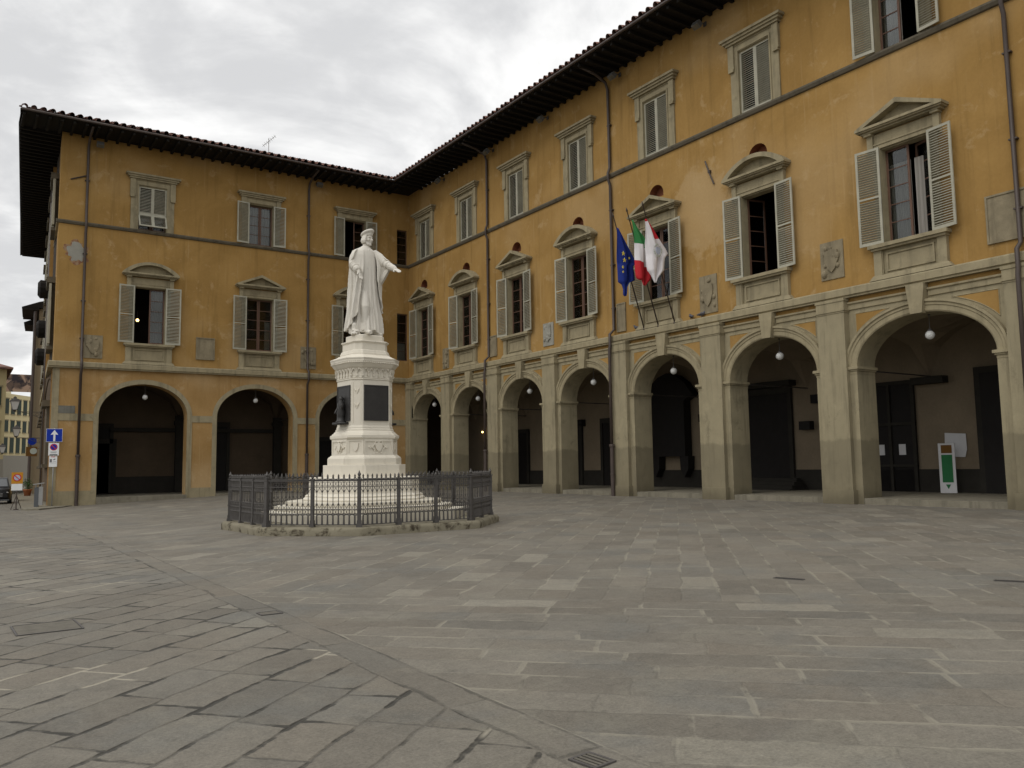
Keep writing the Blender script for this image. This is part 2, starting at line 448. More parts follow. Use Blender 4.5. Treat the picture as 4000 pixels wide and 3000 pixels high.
def cells(mb, u0, u1, z0, z1, holes, y=0.0):
    us = sorted({u0, u1, *[h[0] for h in holes], *[h[1] for h in holes]}); zs = sorted({z0, z1, *[h[2] for h in holes], *[h[3] for h in holes]})
    for a, b in zip(us[:-1], us[1:]):
        for c, d in zip(zs[:-1], zs[1:]):
            mu, mz = (a+b)/2, (c+d)/2
            if mu < u0 or mu > u1: continue
            if any(h[0] < mu < h[1] and h[2] < mz < h[3] for h in holes): continue
            mb.quad((a, y, c), (b, y, c), (b, y, d), (a, y, d))
    for h in holes:
        a, b, c, d = h[:4]; yy = y + (h[4] if len(h) > 4 else .38)
        mb.quad((a, y, c), (a, yy, c), (a, yy, d), (a, y, d)); mb.quad((b, y, c), (b, yy, c), (b, yy, d), (b, y, d))
        mb.quad((a, y, c), (b, y, c), (b, yy, c), (a, yy, c)); mb.quad((a, y, d), (b, y, d), (b, yy, d), (a, yy, d))

def arch_z(c, a, zs, b, u): return zs + b*math.sqrt(max(0, 1-((u-c)/a)**2))

def arch_wall(mb, u0, u1, zb, zt, arches, spr, rise, y0, y1):
    e = u0
    for c, a in arches:
        for y in (y0, y1): mb.quad((e, y, zb), (c-a, y, zb), (c-a, y, zt), (e, y, zt))
        us = [c - a*math.cos(math.pi*i/36) for i in range(37)]
        for p, q in zip(us[:-1], us[1:]):
            zp, zq = arch_z(c, a, spr, rise, p), arch_z(c, a, spr, rise, q)
            for y in (y0, y1): mb.quad((p, y, zp), (q, y, zq), (q, y, zt), (p, y, zt))
            mb.quad((p, y0, zp), (q, y0, zq), (q, y1, zq), (p, y1, zp))
        for s in (-a, a): mb.quad((c+s, y0, zb), (c+s, y1, zb), (c+s, y1, spr), (c+s, y0, spr))
        e = c+a
    for y in (y0, y1): mb.quad((e, y, zb), (u1, y, zb), (u1, y, zt), (e, y, zt))

def arch_sweep(mb, c, a, spr, rise, prof, zb, n=40):
    """profile of (radial offset, y) swept along jamb, arch and jamb"""
    rings = [[(c-a-r, y, zb) for r, y in prof]]
    for i in range(n+1):
        t = math.pi - math.pi*i/n
        rings.append([(c+(a+r)*math.cos(t), y, spr+(rise+r)*math.sin(t)) for r, y in prof])
    rings.append([(c+a+r, y, zb) for r, y in prof])
    mb.loft(rings)


def build_walls():
    # lower walls, one metre thick
    m = MB(); arch_wall(m, A_L, 0.0, -.9, ZL0, A_ARCH, A_SPR, A_B, 0.0, 1.0)
    m.build('facade_wall', 'orange_low', PAL, rz=WA, label='worn ochre arcade wall of the left wing')
    m = MB(); arch_wall(m, 0.0, B_R, -.3, ZL0, B_ARCH, B_SPR, B_B, 0.0, 1.0)
    m.build('facade_wall', 'stone', PAL, rz=WB, label='grey stone arcade wall of the right wing')
    # upper walls
    holes = [(x-.98, x+.98, WZ-.02, WZ+3.50, .40) for x in A_WIN] + [(x-.86, x+.86, TZ, TZ+2.76, .40) for x in A_WIN]
    holes += [(-.94, -.10, 9.10, 12.52, .35), (-.94, -.12, 16.02, 18.70, .35)]
    m = MB(); cells(m, A_L, 0.0, ZL0, ZTOP, holes)
    m.build('facade_wall', 'orange', PAL, rz=WA, label='ochre upper wall of the left wing')
    holes = [(x-.98, x+.98, WZ-.02, WZ+3.50, .40) for x in B_WIN] + [(x-.86, x+.86, TZ, TZ+2.76, .40) for x in B_TOP]
    holes += [(x-.47, x+.47, 13.6, 14.62, .40) for x in B_WIN[:6]]
    m = MB(); cells(m, 0.0, B_R, ZL0, ZTOP, holes)
    m.build('facade_wall', 'orange', PAL, rz=WB, label='ochre upper wall of the right wing')
    # the side towards the lane, slightly askew, with rough stone framing
    sx0, sy0, sx1, sy1 = -22.5, 0.0, -20.4, 33.0
    m = MB(); m.quad((sx0, sy0, -1.2), (sx1, sy1, -1.6), (sx1, sy1, ZTOP), (sx0, sy0, ZTOP))
    m.build('side_wall', 'orange', PAL)
    ang = math.atan2(sy1-sy0, sx1-sx0)
    T = Matrix.Translation((sx0, sy0, 0)) @ Matrix.Rotation(ang, 4, 'Z')
    for i in range(6):
        k = 2.6+5.2*i
        for z0, h in ((2.0, 3.4), (9.0, 3.8), (16.2, 3.0)):
            m = MB(); m.box(k, k+1.9, 0, .20, z0, z0+h, T); m.box(k-.35, k+2.25, 0, .45, z0+h, z0+h+.35, T); m.box(k-.3, k+2.2, 0, .35, z0-.2, z0, T)
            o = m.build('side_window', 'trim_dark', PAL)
            if z0 > 3:
                for q in (-.6, 1.9): MB().box(k+q, k+q+.55, .2, .32, z0+.1, z0+h-.1, T).build('side_shutter', 'shutter', o)
    for kk, z in ((6.2, 13.1), (8.6, 10.9), (10.6, 9.3)):
        m = MB(); m.tube([T @ Vector((kk, .05, z)), T @ Vector((kk, .75, z)), T @ Vector((kk, .9, z))], [.55, .6, .4], 12); m.build('wall_drum', 'eave', PAL)
    m = MB(); m.box(0, 33.0, 0, .28, ZL0, ZL1, T); m.box(0, 33, 0, .12, ZS0, ZS1, T)
    m.build('side_ledge', 'trim', PAL)
    m = MB(); m.tube([T @ Vector((7.5, .25, -.6)), T @ Vector((7.5, .25, 21.2))], .12, 8); m.build('downpipe', 'pipe', PAL, True)

def build_interior():
    m = MB()
    # arcade: back walls, far side of both galleries and their ends (world coordinates)
    D = 6.2
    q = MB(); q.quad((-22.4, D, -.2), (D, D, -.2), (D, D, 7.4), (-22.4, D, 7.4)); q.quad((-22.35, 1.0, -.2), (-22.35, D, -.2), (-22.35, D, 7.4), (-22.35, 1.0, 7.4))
    q.build('arcade_back_wall', 'arcade_shaded', PAL)
    m.quad((D, D, -.2), (D, -54.5, -.2), (D, -54.5, 7.4), (D, D, 7.4))
    m.quad((1.0, -54.4, -.2), (D, -54.4, -.2), (D, -54.4, 7.4), (1.0, -54.4, 7.4))
    m.build('arcade_back_wall', 'arcade', PAL)
    m = MB()
    m.box(-22.3, D, D-.06, D+.02, .0, 1.15); m.box(D-.06, D+.02, -54.3, D-.07, .0, 1.15)
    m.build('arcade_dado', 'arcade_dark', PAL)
    # groin vaults over each bay
    def vault(name, u0, u1, rz, wing):
        mb = MB(); n, k = 12, 10
        for i in range(n):
            for j in range(k):
                q = []
                for a, b in ((i, j), (i+1, j), (i+1, j+1), (i, j+1)):
                    u = u0+(u1-u0)*a/n; y = 1.0+(D-1.0)*b/k
                    e1 = math.sqrt(max(0, 1-((u-(u0+u1)/2)/((u1-u0)/2))**2)); e2 = math.sqrt(max(0, 1-((y-(1.0+D)/2)/((D-1.0)/2))**2))
                    q.append((u, y, 4.9+2.25*max(e1, e2)))
                mb.quad(*q)
        o = mb.build(name, 'arcade_shaded' if wing == 'A' else 'arcade', PAL, rz=rz); return o
    bA = [-22.4, -14.28, -7.6, 0.0]; bB = B_PIL[1:]
    for a, b in zip(bA[:-1], bA[1:]): vault('vault', a, b, WA, 'A')
    for a, b in zip([-1.0]+bB[:-1], bB): vault('vault', a, b, WB, 'B')
    m = MB(); m.box(0, D, .6, D, 7.0, 7.2); m.build('vault', 'arcade', PAL)
    # wall pilasters, tie rods and the dark responds behind the left wing
    for u in (-14.3, -12.9, -7.6, -6.2):
        m = MB(); m.box(u-.28, u+.28, D-.35, D-.07, .0, 5.2); m.box(u-.36, u+.36, D-.42, D-.07, 4.6, 4.85)
        m.build('arcade_pilaster', 'arcade_dark', PAL)
    for a, b in ((-18.6, -14.6), (-12.6, -7.9)):
        m = MB(); m.box(a, b, D-.3, D-.07, 4.1, 4.35); m.build('awning_rail', 'arcade_dark', PAL)
    for u in bA[1:3]:
        m = MB(); m.tube([(u, 1.0, 4.95), (u, D, 4.95)], .03, 6); m.build('tie_rod', 'iron', PAL)
    for u in B_PIL[1:8]:
        m = MB(); m.tube([(1.0, -u, 4.95), (D, -u, 4.95)], .03, 6); m.build('tie_rod', 'iron', PAL)
    # doorways in the back walls
    def door(u, wdt, h, wing, name='door', mt='void', frame='arcade_dark', z=.12):
        mb = MB(); mb.box(u-wdt/2-.22, u-wdt/2, D-.16, D-.005, z, z+h); mb.box(u+wdt/2, u+wdt/2+.22, D-.16, D-.005, z, z+h)
        mb.box(u-wdt/2-.22, u+wdt/2+.22, D-.16, D-.005, z+h, z+h+.3)
        o = mb.build(name, frame, PAL, rz=wing)
        MB().box(u-wdt/2, u+wdt/2, D-.08, D-.004, z, z+h).build('door_leaf', mt, o)
        return o
    for u, wd, h in ((-19.6, 2.0, 4.2), (-11.9, 1.5, 4.4), (-3.6, 1.6, 3.4)): door(u, wd, h, WA)
    door(-19.2, 1.6, 3.2, WA)
    door(15.0, 1.7, 3.9, WB); door(10.6, 2.6, 3.6, WB); door(4.6, 2.8, 3.6, WB)
    # big panelled portal with steps seen through the sixth arch
    o = door(26.6, 2.5, 4.7, WB)
    m = MB()
    for i in range(4): m.box(24.6+.15*i, 28.9-.15*i, D-1.6+.36*i, D-.2, .12+.16*i, .28+.16*i)
    m.build('door_step', 'arcade_dark', o)
    m = MB(); m.box(24.9, 28.3, D-.55, D-.01, 5.13, 5.4); m.build('door_cornice', 'arcade_dark', o)
    # dark wall shrine with curved top and hanging brackets behind the fifth arch
    m = MB()
    out = [(-1.25, 1.9), (1.25, 1.9), (1.25, 4.9), (1.9, 5.2), (1.3, 5.9), (.7, 6.3), (0, 6.5), (-.7, 6.3), (-1.3, 5.9), (-1.9, 5.2), (-1.25, 4.9)]
    m.prism([(20.2+x, z) for x, z in out], D-.55, D-.02)
    for s in (-1.1, 1.1): m.prism([(20.2+s-.32, 1.9), (20.2+s+.32, 1.9), (20.2+s+.28, 1.2), (20.2+s, .75), (20.2+s-.28, 1.2)], D-.5, D-.02)
    m.build('wall_shrine', 'void', PAL, rz=WB)
    # glazed shop door behind the last arch
    m = MB()
    for a, b in ((31.75, 31.88), (32.95, 33.07), (34.0, 34.15)): m.box(a, b, D-.15, D-.02, .12, 4.85)
    for a, b in ((4.72, 4.87), (3.0, 3.12), (1.25, 1.35)): m.box(31.75, 34.15, D-.149, D-.021, a, b)
    o = m.build('shop_door', 'arcade_dark', PAL, rz=WB)
    MB().box(31.8, 34.1, D-.06, D-.008, .12, 4.8).build('door_leaf', 'void', o)
    m = MB(); m.box(34.25, 35.6, D-.5, D-.05, 4.62, 4.9); m.build('awning_box', 'arcade_dark', PAL, rz=WB)
    m = MB(); m.box(36.72, 39.0, D-.3, D-.02, .12, 5.1); m.build('door_frame', 'arcade_dark', PAL, rz=WB)
    m = MB(); m.box(36.95, 38.8, D-.34, D-.302, .12, 4.85); m.build('door_leaf', 'void', PAL, rz=WB)
    for u, z in ((12.1, 3.95), (17.7, 3.9), (22.6, 3.7), (29.6, 4.2), (28.9, 3.0)):
        m = MB(); m.box(u-.3, u+.3, D-.35, D-.03, z, z+.4); m.build('wall_box', 'void', PAL, rz=WB)
    # arcade floor, a step above the square
    m = MB(); m.box(-22.3, D, .45, D, -.9, .05); m.box(.45, D, -54.4, .449, -.5, .22)
    m.build('arcade_floor', 'step', PAL)
    for c, a in A_ARCH: MB().box(c-a+.005, c+a-.005, -.28, .449, -.9, .045).build('threshold', 'step', PAL)
    for i, (c, a) in enumerate(B_ARCH):
        MB().box(c-a+.005, c+a-.005, -.10, .449, -.4, .215).build('threshold', 'step', PAL, rz=WB)
    # upper rooms
    m = MB()
    for z in (7.5, 8.9, 15.5, 15.85, 21.2): m.box(-22.3, 5.0, .42, 5.0, z, z+.05); m.box(.42, 5.0, -54.3, .419, z, z+.05)
    m.quad((-22.3, 4.6, 7.6), (5, 4.6, 7.6), (5, 4.6, 21.2), (-22.3, 4.6, 21.2)); m.quad((4.6, 5, 7.6), (4.6, -54.3, 7.6), (4.6, -54.3, 21.2), (4.6, 5, 21.2))
    for u in (-14.2, -7.6, -1.6): m.box(u-.1, u+.1, .42, 4.6, 7.6, 21.2)
    for u in (5.3, 11.1, 16.9, 22.7, 28.7, 34.8, 41.2): m.box(.42, 4.6, -u-.1, -u+.1, 7.6, 21.2)
    m.quad((-22.3, .5, 7.6), (-22.3, 5, 7.6), (-22.3, 5, 21.2), (-22.3, .5, 21.2)); m.quad((.5, -54.4, 7.6), (5, -54.4, 7.6), (5, -54.4, 21.2), (.5, -54.4, 21.2))
    m.build('room_partitions', 'room', PAL)

def build_trim():
    # ledges and string courses
    prof = [(0.0, ZL0), (-.20, ZL0), (-.20, ZL0+.05), (-.26, ZL0+.09), (-.26, ZL1-.05), (-.22, ZL1), (0.0, ZL1+.03)]
    MB().loft([[(u, y, z) for y, z in prof] for u in (A_L-.26, -.27)]).build('ledge', 'trim', PAL, rz=WA)
    MB().loft([[(u, y, z) for y, z in prof] for u in (0.0, B_R)]).build('ledge', 'trim', PAL, rz=WB)
    prof = [(0.0, ZS0), (-.08, ZS0+.02), (-.14, ZS1-.07), (-.14, ZS1), (0.0, ZS1+.02)]
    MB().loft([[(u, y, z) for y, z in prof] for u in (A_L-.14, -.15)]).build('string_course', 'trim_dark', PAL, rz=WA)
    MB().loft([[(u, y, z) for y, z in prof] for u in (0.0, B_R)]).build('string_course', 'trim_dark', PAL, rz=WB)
    # left wing: flat bands round the arches, impost bands, corner strip, plinth
    for c, a in A_ARCH:
        m = MB(); arch_sweep(m, c, a, A_SPR, A_B, [(-.004, .12), (-.004, -.035), (.27, -.035), (.27, -.001)], -.8)
        m.build('archivolt', 'trim', PAL, rz=WA)
    ed = [A_L+.34] + [v for c, a in A_ARCH for v in (c-a-.272, c+a+.272)] + [-.02]
    for a, b in zip(ed[::2], ed[1::2]):
        MB().box(a, b, -.033, -.001, 4.45, 4.86).build('impost_band', 'trim', PAL, rz=WA)
        MB().box(a-.3 if a < -22 else a, b, -.03, -.001, -.9, .45).build('base_course', 'trim', PAL, rz=WA)
    MB().box(A_L-.02, A_L+.335, -.034, -.001, -.9, ZL0-.001).build('corner_strip', 'trim', PAL, rz=WA)
    # right wing
    arch_p = [(-.004, .3), (-.004, -.09), (.045, -.12), (.20, -.12), (.225, -.15), (.30, -.15), (.335, -.20), (.42, -.20), (.42, -.001)]
    for i, (c, a) in enumerate(B_ARCH):
        lp, rp = B_PIL[i]+.56, B_PIL[i+1]-.56
        # archivolt from the springing, trimmed by the pilasters where it meets them
        m = MB(); n = 40; rings = []
        for k in range(n+1):
            t = math.pi - math.pi*k/n
            rings.append([(min(max(c+(a+r)*math.cos(t), lp-.05), rp+.05), y, B_SPR+(B_B+r)*math.sin(t)) for r, y in arch_p])
        m.loft(rings); av = m.build('archivolt', 'trim', PAL, rz=WB)
        m = MB(); m.loft([[(c-.20, y, 6.46), (c+.20, y, 6.46), (c+.31, y, 7.30), (c+.31, y, ZL0-.001), (c-.31, y, ZL0-.001), (c-.31, y, 7.30)] for y in (-.30, -.001)])
        m.build('keystone', 'trim', av)
        for s, q in ((-1, lp), (1, rp)):
            x0, x1 = sorted((c+s*(a-.003), q+s*.03))
            MB().box(x0, x1, -.118, .98, -.3, B_SPR-.26).build('jamb', 'stone', PAL, rz=WB)
            e = s*.10; x0, x1 = sorted((c+s*a-e, q+s*.03))
            m = MB()
            m.box(x0+ (.04 if s < 0 else .06)*0, x1, -.22, 1.02, B_SPR-.10, B_SPR-.001)
            y0, y1 = sorted((c+s*a-e*.55, q+s*.03)); m.box(y0, y1, -.17, 1.01, B_SPR-.16, B_SPR-.101)
            y0, y1 = sorted((c+s*a-e*.12, q+s*.03)); m.box(y0, y1, -.13, 1.0, B_SPR-.262, B_SPR-.161)
            m.build('impost', 'trim', PAL, rz=WB)
        # orange panels in the spandrels and under the ledge
        for s, q in ((-1, lp), (1, rp)):
            outer = q - s*.28; a2, b2 = a+.56, B_B+.50; zt = 6.86
            pts = []
            k0 = math.asin(min(1, (zt-B_SPR)/b2)); x_in = c+s*a2*math.cos(k0)
            tm = math.acos(min(1, abs(outer-c)/a2))
            if abs(x_in-c) > abs(outer-c)-.15: continue
            pts = [(outer, zt), (x_in, zt)] + [(c+s*a2*math.cos(k0+(tm-k0)*j/10), B_SPR+b2*math.sin(k0+(tm-k0)*j/10)) for j in range(1, 11)]
            MB().prism(pts, -.008, -.001).build('spandrel_panel', 'orange', PAL, rz=WB)
            m = MB()
            for p0, p1 in zip(pts, pts[1:]+pts[:1]):
                m.tube([(p0[0], -.004, p0[1]), (p1[0], -.004, p1[1])], .022, 4, False)
            m.build('panel_moulding', 'trim', PAL, rz=WB)
        for a_, b_ in ((lp, c-.315), (c+.315, rp)):
            MB().box(a_, b_, -.008, -.001, 7.30, ZL0-.002).build('frieze_panel', 'orange', PAL, rz=WB)
            MB().loft([[(u, y, z) for y, z in ((-.001, 7.02), (-.05, 7.03), (-.05, 7.20), (-.11, 7.24), (-.11, 7.30), (-.001, 7.302))] for u in (a_, b_)]).build('architrave', 'trim', PAL, rz=WB)
    for i, u in enumerate(B_PIL):
        m = MB(); x0, x1 = u-.56, u+.56
        if i == 0: x0, x1 = .02, .80
        m.box(x0, x1, -.30, -.001, -.3, 6.98)
        o = m.build('pilaster', 'stone', PAL, rz=WB)
        m = MB(); m.box(x0-.05, x1+.05, -.35, -.002, 7.0, 7.06); m.box(x0-.02, x1+.02, -.32, -.002, 6.94, 7.0); m.box(x0-.025, x1+.025, -.32, -.002, 7.06, 7.36); m.box(x0-.05, x1+.05, -.345, -.002, 7.36, ZL0-.002)
        m.build('capital', 'trim', o)
        m = MB(); m.box(x0-.07, x1+.07, -.38, -.003, -.35, .50); m.build('base_block', 'stone', o)
    # slate and carved plaques
    def plaque(u0, u1, z0, z1, wing, kind, mt='slab', label=None):
        m = MB(); m.box(u0, u1, -.04, -.001, z0, z1)
        cx, cz, hw, hh = (u0+u1)/2, (z0+z1)/2, (u1-u0)/2, (z1-z0)/2
        if kind == 'shield':
            s = [(cx-.55*hw, cz+.5*hh), (cx, cz+.58*hh), (cx+.55*hw, cz+.5*hh), (cx+.6*hw, cz), (cx+.3*hw, cz-.45*hh), (cx, cz-.65*hh), (cx-.3*hw, cz-.45*hh), (cx-.6*hw, cz)]
            m.prism(s, -.11, -.039)
            rr = random.Random(int(u0*100))
            for k in range(9):
                m.sphere((cx+rr.uniform(-.75, .75)*hw, -.05, cz+rr.uniform(-.85, .85)*hh), rr.uniform(.06, .13), 8, 6, (1, .8, 1.2))
        elif kind == 'frame':
            for a, b, c, d in ((u0, u1, z0, z0+.06), (u0, u1, z1-.06, z1), (u0, u0+.06, z0+.061, z1-.061), (u1-.06, u1, z0+.061, z1-.061)): m.box(a, b, -.07, -.039, c, d)
        m.build('plaque', mt, PAL, rz=wing, label=label)
    for a in ((28.2, 29.2, 8.0, 9.67, 'shield'), (22.70, 23.35, 8.0, 9.42, 'frame'), (34.36, 35.33, 8.3, 9.73, 'shield'), (40.45, 43.6, 8.3, 9.85, 'frame'), (11.0, 11.75, 8.13, 9.4, 'frame'), (5.05, 5.86, 8.0, 9.37, 'shield')): plaque(*a[:4], WB, a[4])
    plaque(16.5, 17.45, 8.07, 9.34, WB, 'shield', 'plaster_grey', 'pale grey carved plaque')
    for a in ((-21.0, -20.0, 8.1, 9.46, 'shield'), (-14.75, -13.62, 8.37, 9.76, 'frame'), (-8.05, -6.98, 8.15, 9.63, 'shield')): plaque(*a[:4], WA, a[4])
    plaque(-22.16, -21.32, 4.87, 5.30, WA, '', 'slab_grey', 'blank slate street plate')
    # bare patch where the plaster has come off, with red edges
    r = random.Random(3)
    def blob(cx, cz, rx, rz, n=18, j=.22): return [(cx+rx*math.cos(2*math.pi*k/n)*(1+r.uniform(-j, j)), cz+rz*math.sin(2*math.pi*k/n)*(1+r.uniform(-j, j))) for k in range(n)]
    def ragged(cx, cz, rx, rz, j, n=40):
        q = [r.uniform(-j, j) for k in range(n)]
        q = [(q[k-1]+2*q[k]+q[(k+1) % n])/4*1.6 for k in range(n)]
        return [(cx+rx*math.cos(2*math.pi*k/n)*(1+q[k]), cz+rz*math.sin(2*math.pi*k/n)*(1+q[k])) for k in range(n)]
    MB().prism(ragged(-21.50, 14.32, .62, .60, .38), -.004, -.001).build('plaster_patch', 'patch_edge', PAL, rz=WA)
    MB().prism(ragged(-21.50, 14.25, .46, .50, .26), -.008, -.002).build('plaster_patch', 'plaster_grey', PAL, rz=WA)
    m = MB(); m.tube([(28.83, -.06, 14.75), (29.05, -.09, 14.2), (29.28, -.06, 13.6)], .035, 6); m.box(29.0, 29.12, -.12, -.01, 14.15, 14.27); m.build('wall_anchor', 'pipe', PAL, rz=WB)
    m = MB(); m.tube([(-21.98, -.05, 18.57), (-21.15, -.07, 18.92)], .04, 6); m.build('wall_anchor', 'pipe', PAL, rz=WA)
    # brick relieving niches over the right-hand windows
    for u in B_WIN[:6]:
        m = MB()
        m.quad((u-.47, .40, 13.6), (u+.47, .40, 13.6), (u+.47, .40, 14.62), (u-.47, .40, 14.62))
        for i in range(10):
            t0, t1 = math.pi*i/10, math.pi*(i+1)/10
            p0 = (u+.468*math.cos(t0), 14.16+.45*math.sin(t0)); p1 = (u+.468*math.cos(t1), 14.16+.45*math.sin(t1))
            m.quad((p0[0], .002, p0[1]), (p1[0], .002, p1[1]), (p1[0], .39, p1[1]), (p0[0], .39, p0[1]))
        for s in (-.466, .466): m.quad((u+s, .003, 13.95), (u+s, .39, 13.95), (u+s, .39, 14.17), (u+s, .003, 14.17))
        o = m.build('brick_niche', 'brick', PAL, rz=WB)
        m = MB()
        for s in (-1, 1):
            arc = [(u+s*.468*math.cos(math.pi/2*k/8), 14.16+.45*math.sin(math.pi/2*k/8)) for k in range(9)]
            m.prism([(u+s*.475, 14.64), (u, 14.64)]+arc[::-1], .001, .02)
        m.build('niche_corner', 'orange', o)
        m = MB(); m.box(u-.47, u+.47, .02, .2, 13.55, 14.0); m.build('niche_infill', 'orange', o)

def build_roof():
    ov = 2.12; ze = 21.50
    # soffit boards and rafters
    m = MB()
    m.box(A_L-2.2, -ov, -ov+.02, .0, 21.36, 21.40); m.box(-ov+.001, 0.0, -B_R, 0.0, 21.36, 21.40)
    # soffit along the lane
    m.add([(A_L-2.2, .001, 21.36), (A_L, .001, 21.36), (-20.4, 33.5, 21.36), (-22.65, 33.5, 21.36)], [(0, 1, 2, 3)])
    for k in range(38):
        x = A_L-2.1 + .62*k
        if x < -.6: m.box(x, x+.14, -ov+.05 if x < -ov else x+.1, -.001, 21.19, 21.359)
    for k in range(88):
        y = -ov - .62*k
        if y > -B_R: m.box(-ov+.05, -.001, y-.14, y, 21.19, 21.359)
    for k in range(52):
        y = .3+.64*k; x = -22.5+2.1*y/33
        m.box(x-2.15, x-.001, y, y+.14, 21.19, 21.359)
    m.build('eaves', 'eave', PAL)
    m = MB()
    m.box(A_L-2.22, -ov, -ov-.04, -ov+.019, 21.33, 21.47); m.box(-ov-.04, -ov+.0, -B_R, -ov-.041, 21.33, 21.47)
    m.add([(A_L-2.24, -ov, 21.33), (A_L-2.20, -ov, 21.33), (-22.65, 33.5, 21.33), (-22.69, 33.5, 21.33), (A_L-2.24, -ov, 21.47), (A_L-2.20, -ov, 21.47), (-22.65, 33.5, 21.47), (-22.69, 33.5, 21.47)],
          [(0, 1, 5, 4), (1, 2, 6, 5), (2, 3, 7, 6), (3, 0, 4, 7), (4, 5, 6, 7), (0, 3, 2, 1)])
    m.build('fascia', 'eave', PAL)
    m = MB()
    for a, b in (((A_L-2.2, -ov-.10, 21.42), (-ov, -ov-.10, 21.42)), ((-ov-.10, -ov, 21.42), (-ov-.10, -B_R, 21.42))): m.tube([a, b], .075, 8)
    m.build('gutter', 'pipe', PAL, True)
    # barrel tiles
    def tiles(p0, along, upv, n, pitch, length):
        mb = MB(); rr = random.Random(n); al = Vector(along).normalized(); uv = Vector(upv).normalized(); nv = al.cross(uv)
        if nv.z < 0: nv = -nv
        p0 = Vector(p0)
        prof = [(-.5, .02), (-.30, .0), (-.29, .06), (-.18, .135), (0, .165), (.18, .135), (.29, .06), (.30, 0), (.5, .02)]
        for i in range(n):
            rows = 4
            for r in range(rows if i > 0 else 3):
                lift = .03; ln = length/rows if r == rows-1 else .55
                s0 = 0 if r == 0 else r*.45; s1 = s0+.5 if r < rows-1 else length
                jz = rr.uniform(-.012, .018); js = rr.uniform(-.03, .03) if r == 0 else 0; ja = rr.uniform(-.02, .02)
                a, b = [], []
                for q, h in prof:
                    base = p0 + al*((i+.5)*pitch + (q*pitch) + ja)
                    a.append(tuple(base + uv*(s0+js) + nv*(h*pitch/.45+lift+jz+.02))); b.append(tuple(base + uv*s1 + nv*(h*pitch/.45+jz)))
                k = len(prof); mb.add(a+b, [(j, j+1, k+j+1, k+j) for j in range(k-1)])
                lowa = [tuple(Vector(q) - nv*.022) for q in a]; mb.add(a+lowa, [(j, j+1, k+j+1, k+j) for j in range(k-1)])
        return mb
    sl_ = math.tan(R(19))
    m = tiles((A_L-2.25, -ov-.12, ze), (1, 0, 0), (0, 1, sl_), 50, .455, 7.0)
    m.build('tiled_roof', 'terracotta', PAL, label='tiled roof slope of the left wing')
    m = tiles((-ov-.12, -ov, ze), (0, -1, 0), (1, 0, sl_), 116, .455, 7.0)
    m.build('tiled_roof', 'terracotta', PAL, label='tiled roof slope of the right wing')
    m = MB()
    zr = ze + 6.6*sl_
    m.quad((A_L-1.6, 4.5, ze+2.26), (8, 4.5, ze+2.26), (8, 10, ze), (A_L-1.1, 10, ze)); m.quad((4.5, 8, ze+2.26), (4.5, -B_R, ze+2.26), (10, -B_R, ze), (10, 8, ze))
    m.quad((A_L-2.12, -ov+.1, ze-.06), (A_L+4, 4, ze+2.1), (-16, 33.4, ze+2.1), (-22.55, 33.4, ze-.06))
    m.build('roof_back_slope', 'terracotta', PAL)
    m = MB(); m.quad((-22.4, 6.3, 0), (10, 6.3, 0), (10, 6.3, 22), (-22.4, 6.3, 22)); m.quad((6.3, 6.3, 0), (6.3, -54.5, 0), (6.3, -54.5, 22), (6.3, 6.3, 22))
    m.box(0, 10, -54.6, -54.5, 0, 22.0)
    m.build('rear_wall', 'orange', PAL)

def build_pipes():
    for u, wing, zb in ((-21.10, WA, -.42), (-7.60, WA, .0), (10.95, WB, 0), (22.55, WB, 0), (41.45, WB, 0)):
        # follow the wall, step out round the ledge
        y0 = -.12; yl = -.40
        yb = -.45 if wing == WB else -.14
        m = MB()
        m.tube([(u, -1.9, 21.28), (u, -.9, 21.12), (u, -.25, 20.85), (u, y0, 20.5), (u, y0, ZS1+.3), (u, -.24, ZS1), (u, -.24, ZS0-.1), (u, y0, ZS0-.4), (u, y0, 8.15), (u, yl, 7.9), (u, yl, 7.35), (u, yb, 7.1), (u, yb, 2.4)], .075, 8)
        o = m.build('downpipe', 'pipe', PAL, True, rz=wing)
        m = MB(); m.tube([(u, yb, 2.45), (u, yb, zb-.1)], .10, 10); m.lathe([(.125, 2.36), (.135, 2.42), (.125, 2.5)], u, yb, 10); m.lathe([(.115, 1.0), (.12, 1.05), (.115, 1.1)], u, yb, 10)
        m.build('downpipe_shoe', 'pipe', o)
        m = MB()
        for z in (18.6, 14.2, 11.4, 9.2): m.box(u-.13, u+.13, y0-.03, -.001, z, z+.05)
        m.build('pipe_clamp', 'pipe', o)

build_walls(); build_interior(); build_trim(); build_roof(); build_pipes()

# ------------------------------------------------------------------ windows
def shutter_data(name, wd, h, slats_to=0.0, pitch=.088):
    m = MB(); st = .085; t = .045
    m.box(0, st, -t/2, t/2, 0, h); m.box(wd-st, wd, -t/2, t/2, 0, h)
    m.box(st, wd-st, -t/2, t/2, 0, .11); m.box(st, wd-st, -t/2, t/2, h-.09, h)
    if h > 3: m.box(st, wd-st, -t/2, t/2, h*.48, h*.48+.07)
    z = .11+pitch*.5
    while z < h-.12:
        if not (h > 3 and h*.48-.05 < z < h*.48+.10):
            T = Matrix.Translation((0, 0, z)) @ Matrix.Rotation(R(38), 4, 'X')
            m.box(st, wd-st, -.034, .034, -.007, .007, T)
        z += pitch
    return m.data(name, 'shutter')
SH1 = shutter_data('louvred_shutter', .88, 3.48); SH2 = shutter_data('louvred_shutter', .80, 2.72, pitch=.092); SH3 = shutter_data('louvred_shutter', .80, 1.72, pitch=.092)
FLAP = shutter_data('louvred_shutter', .80, .95, pitch=.092)

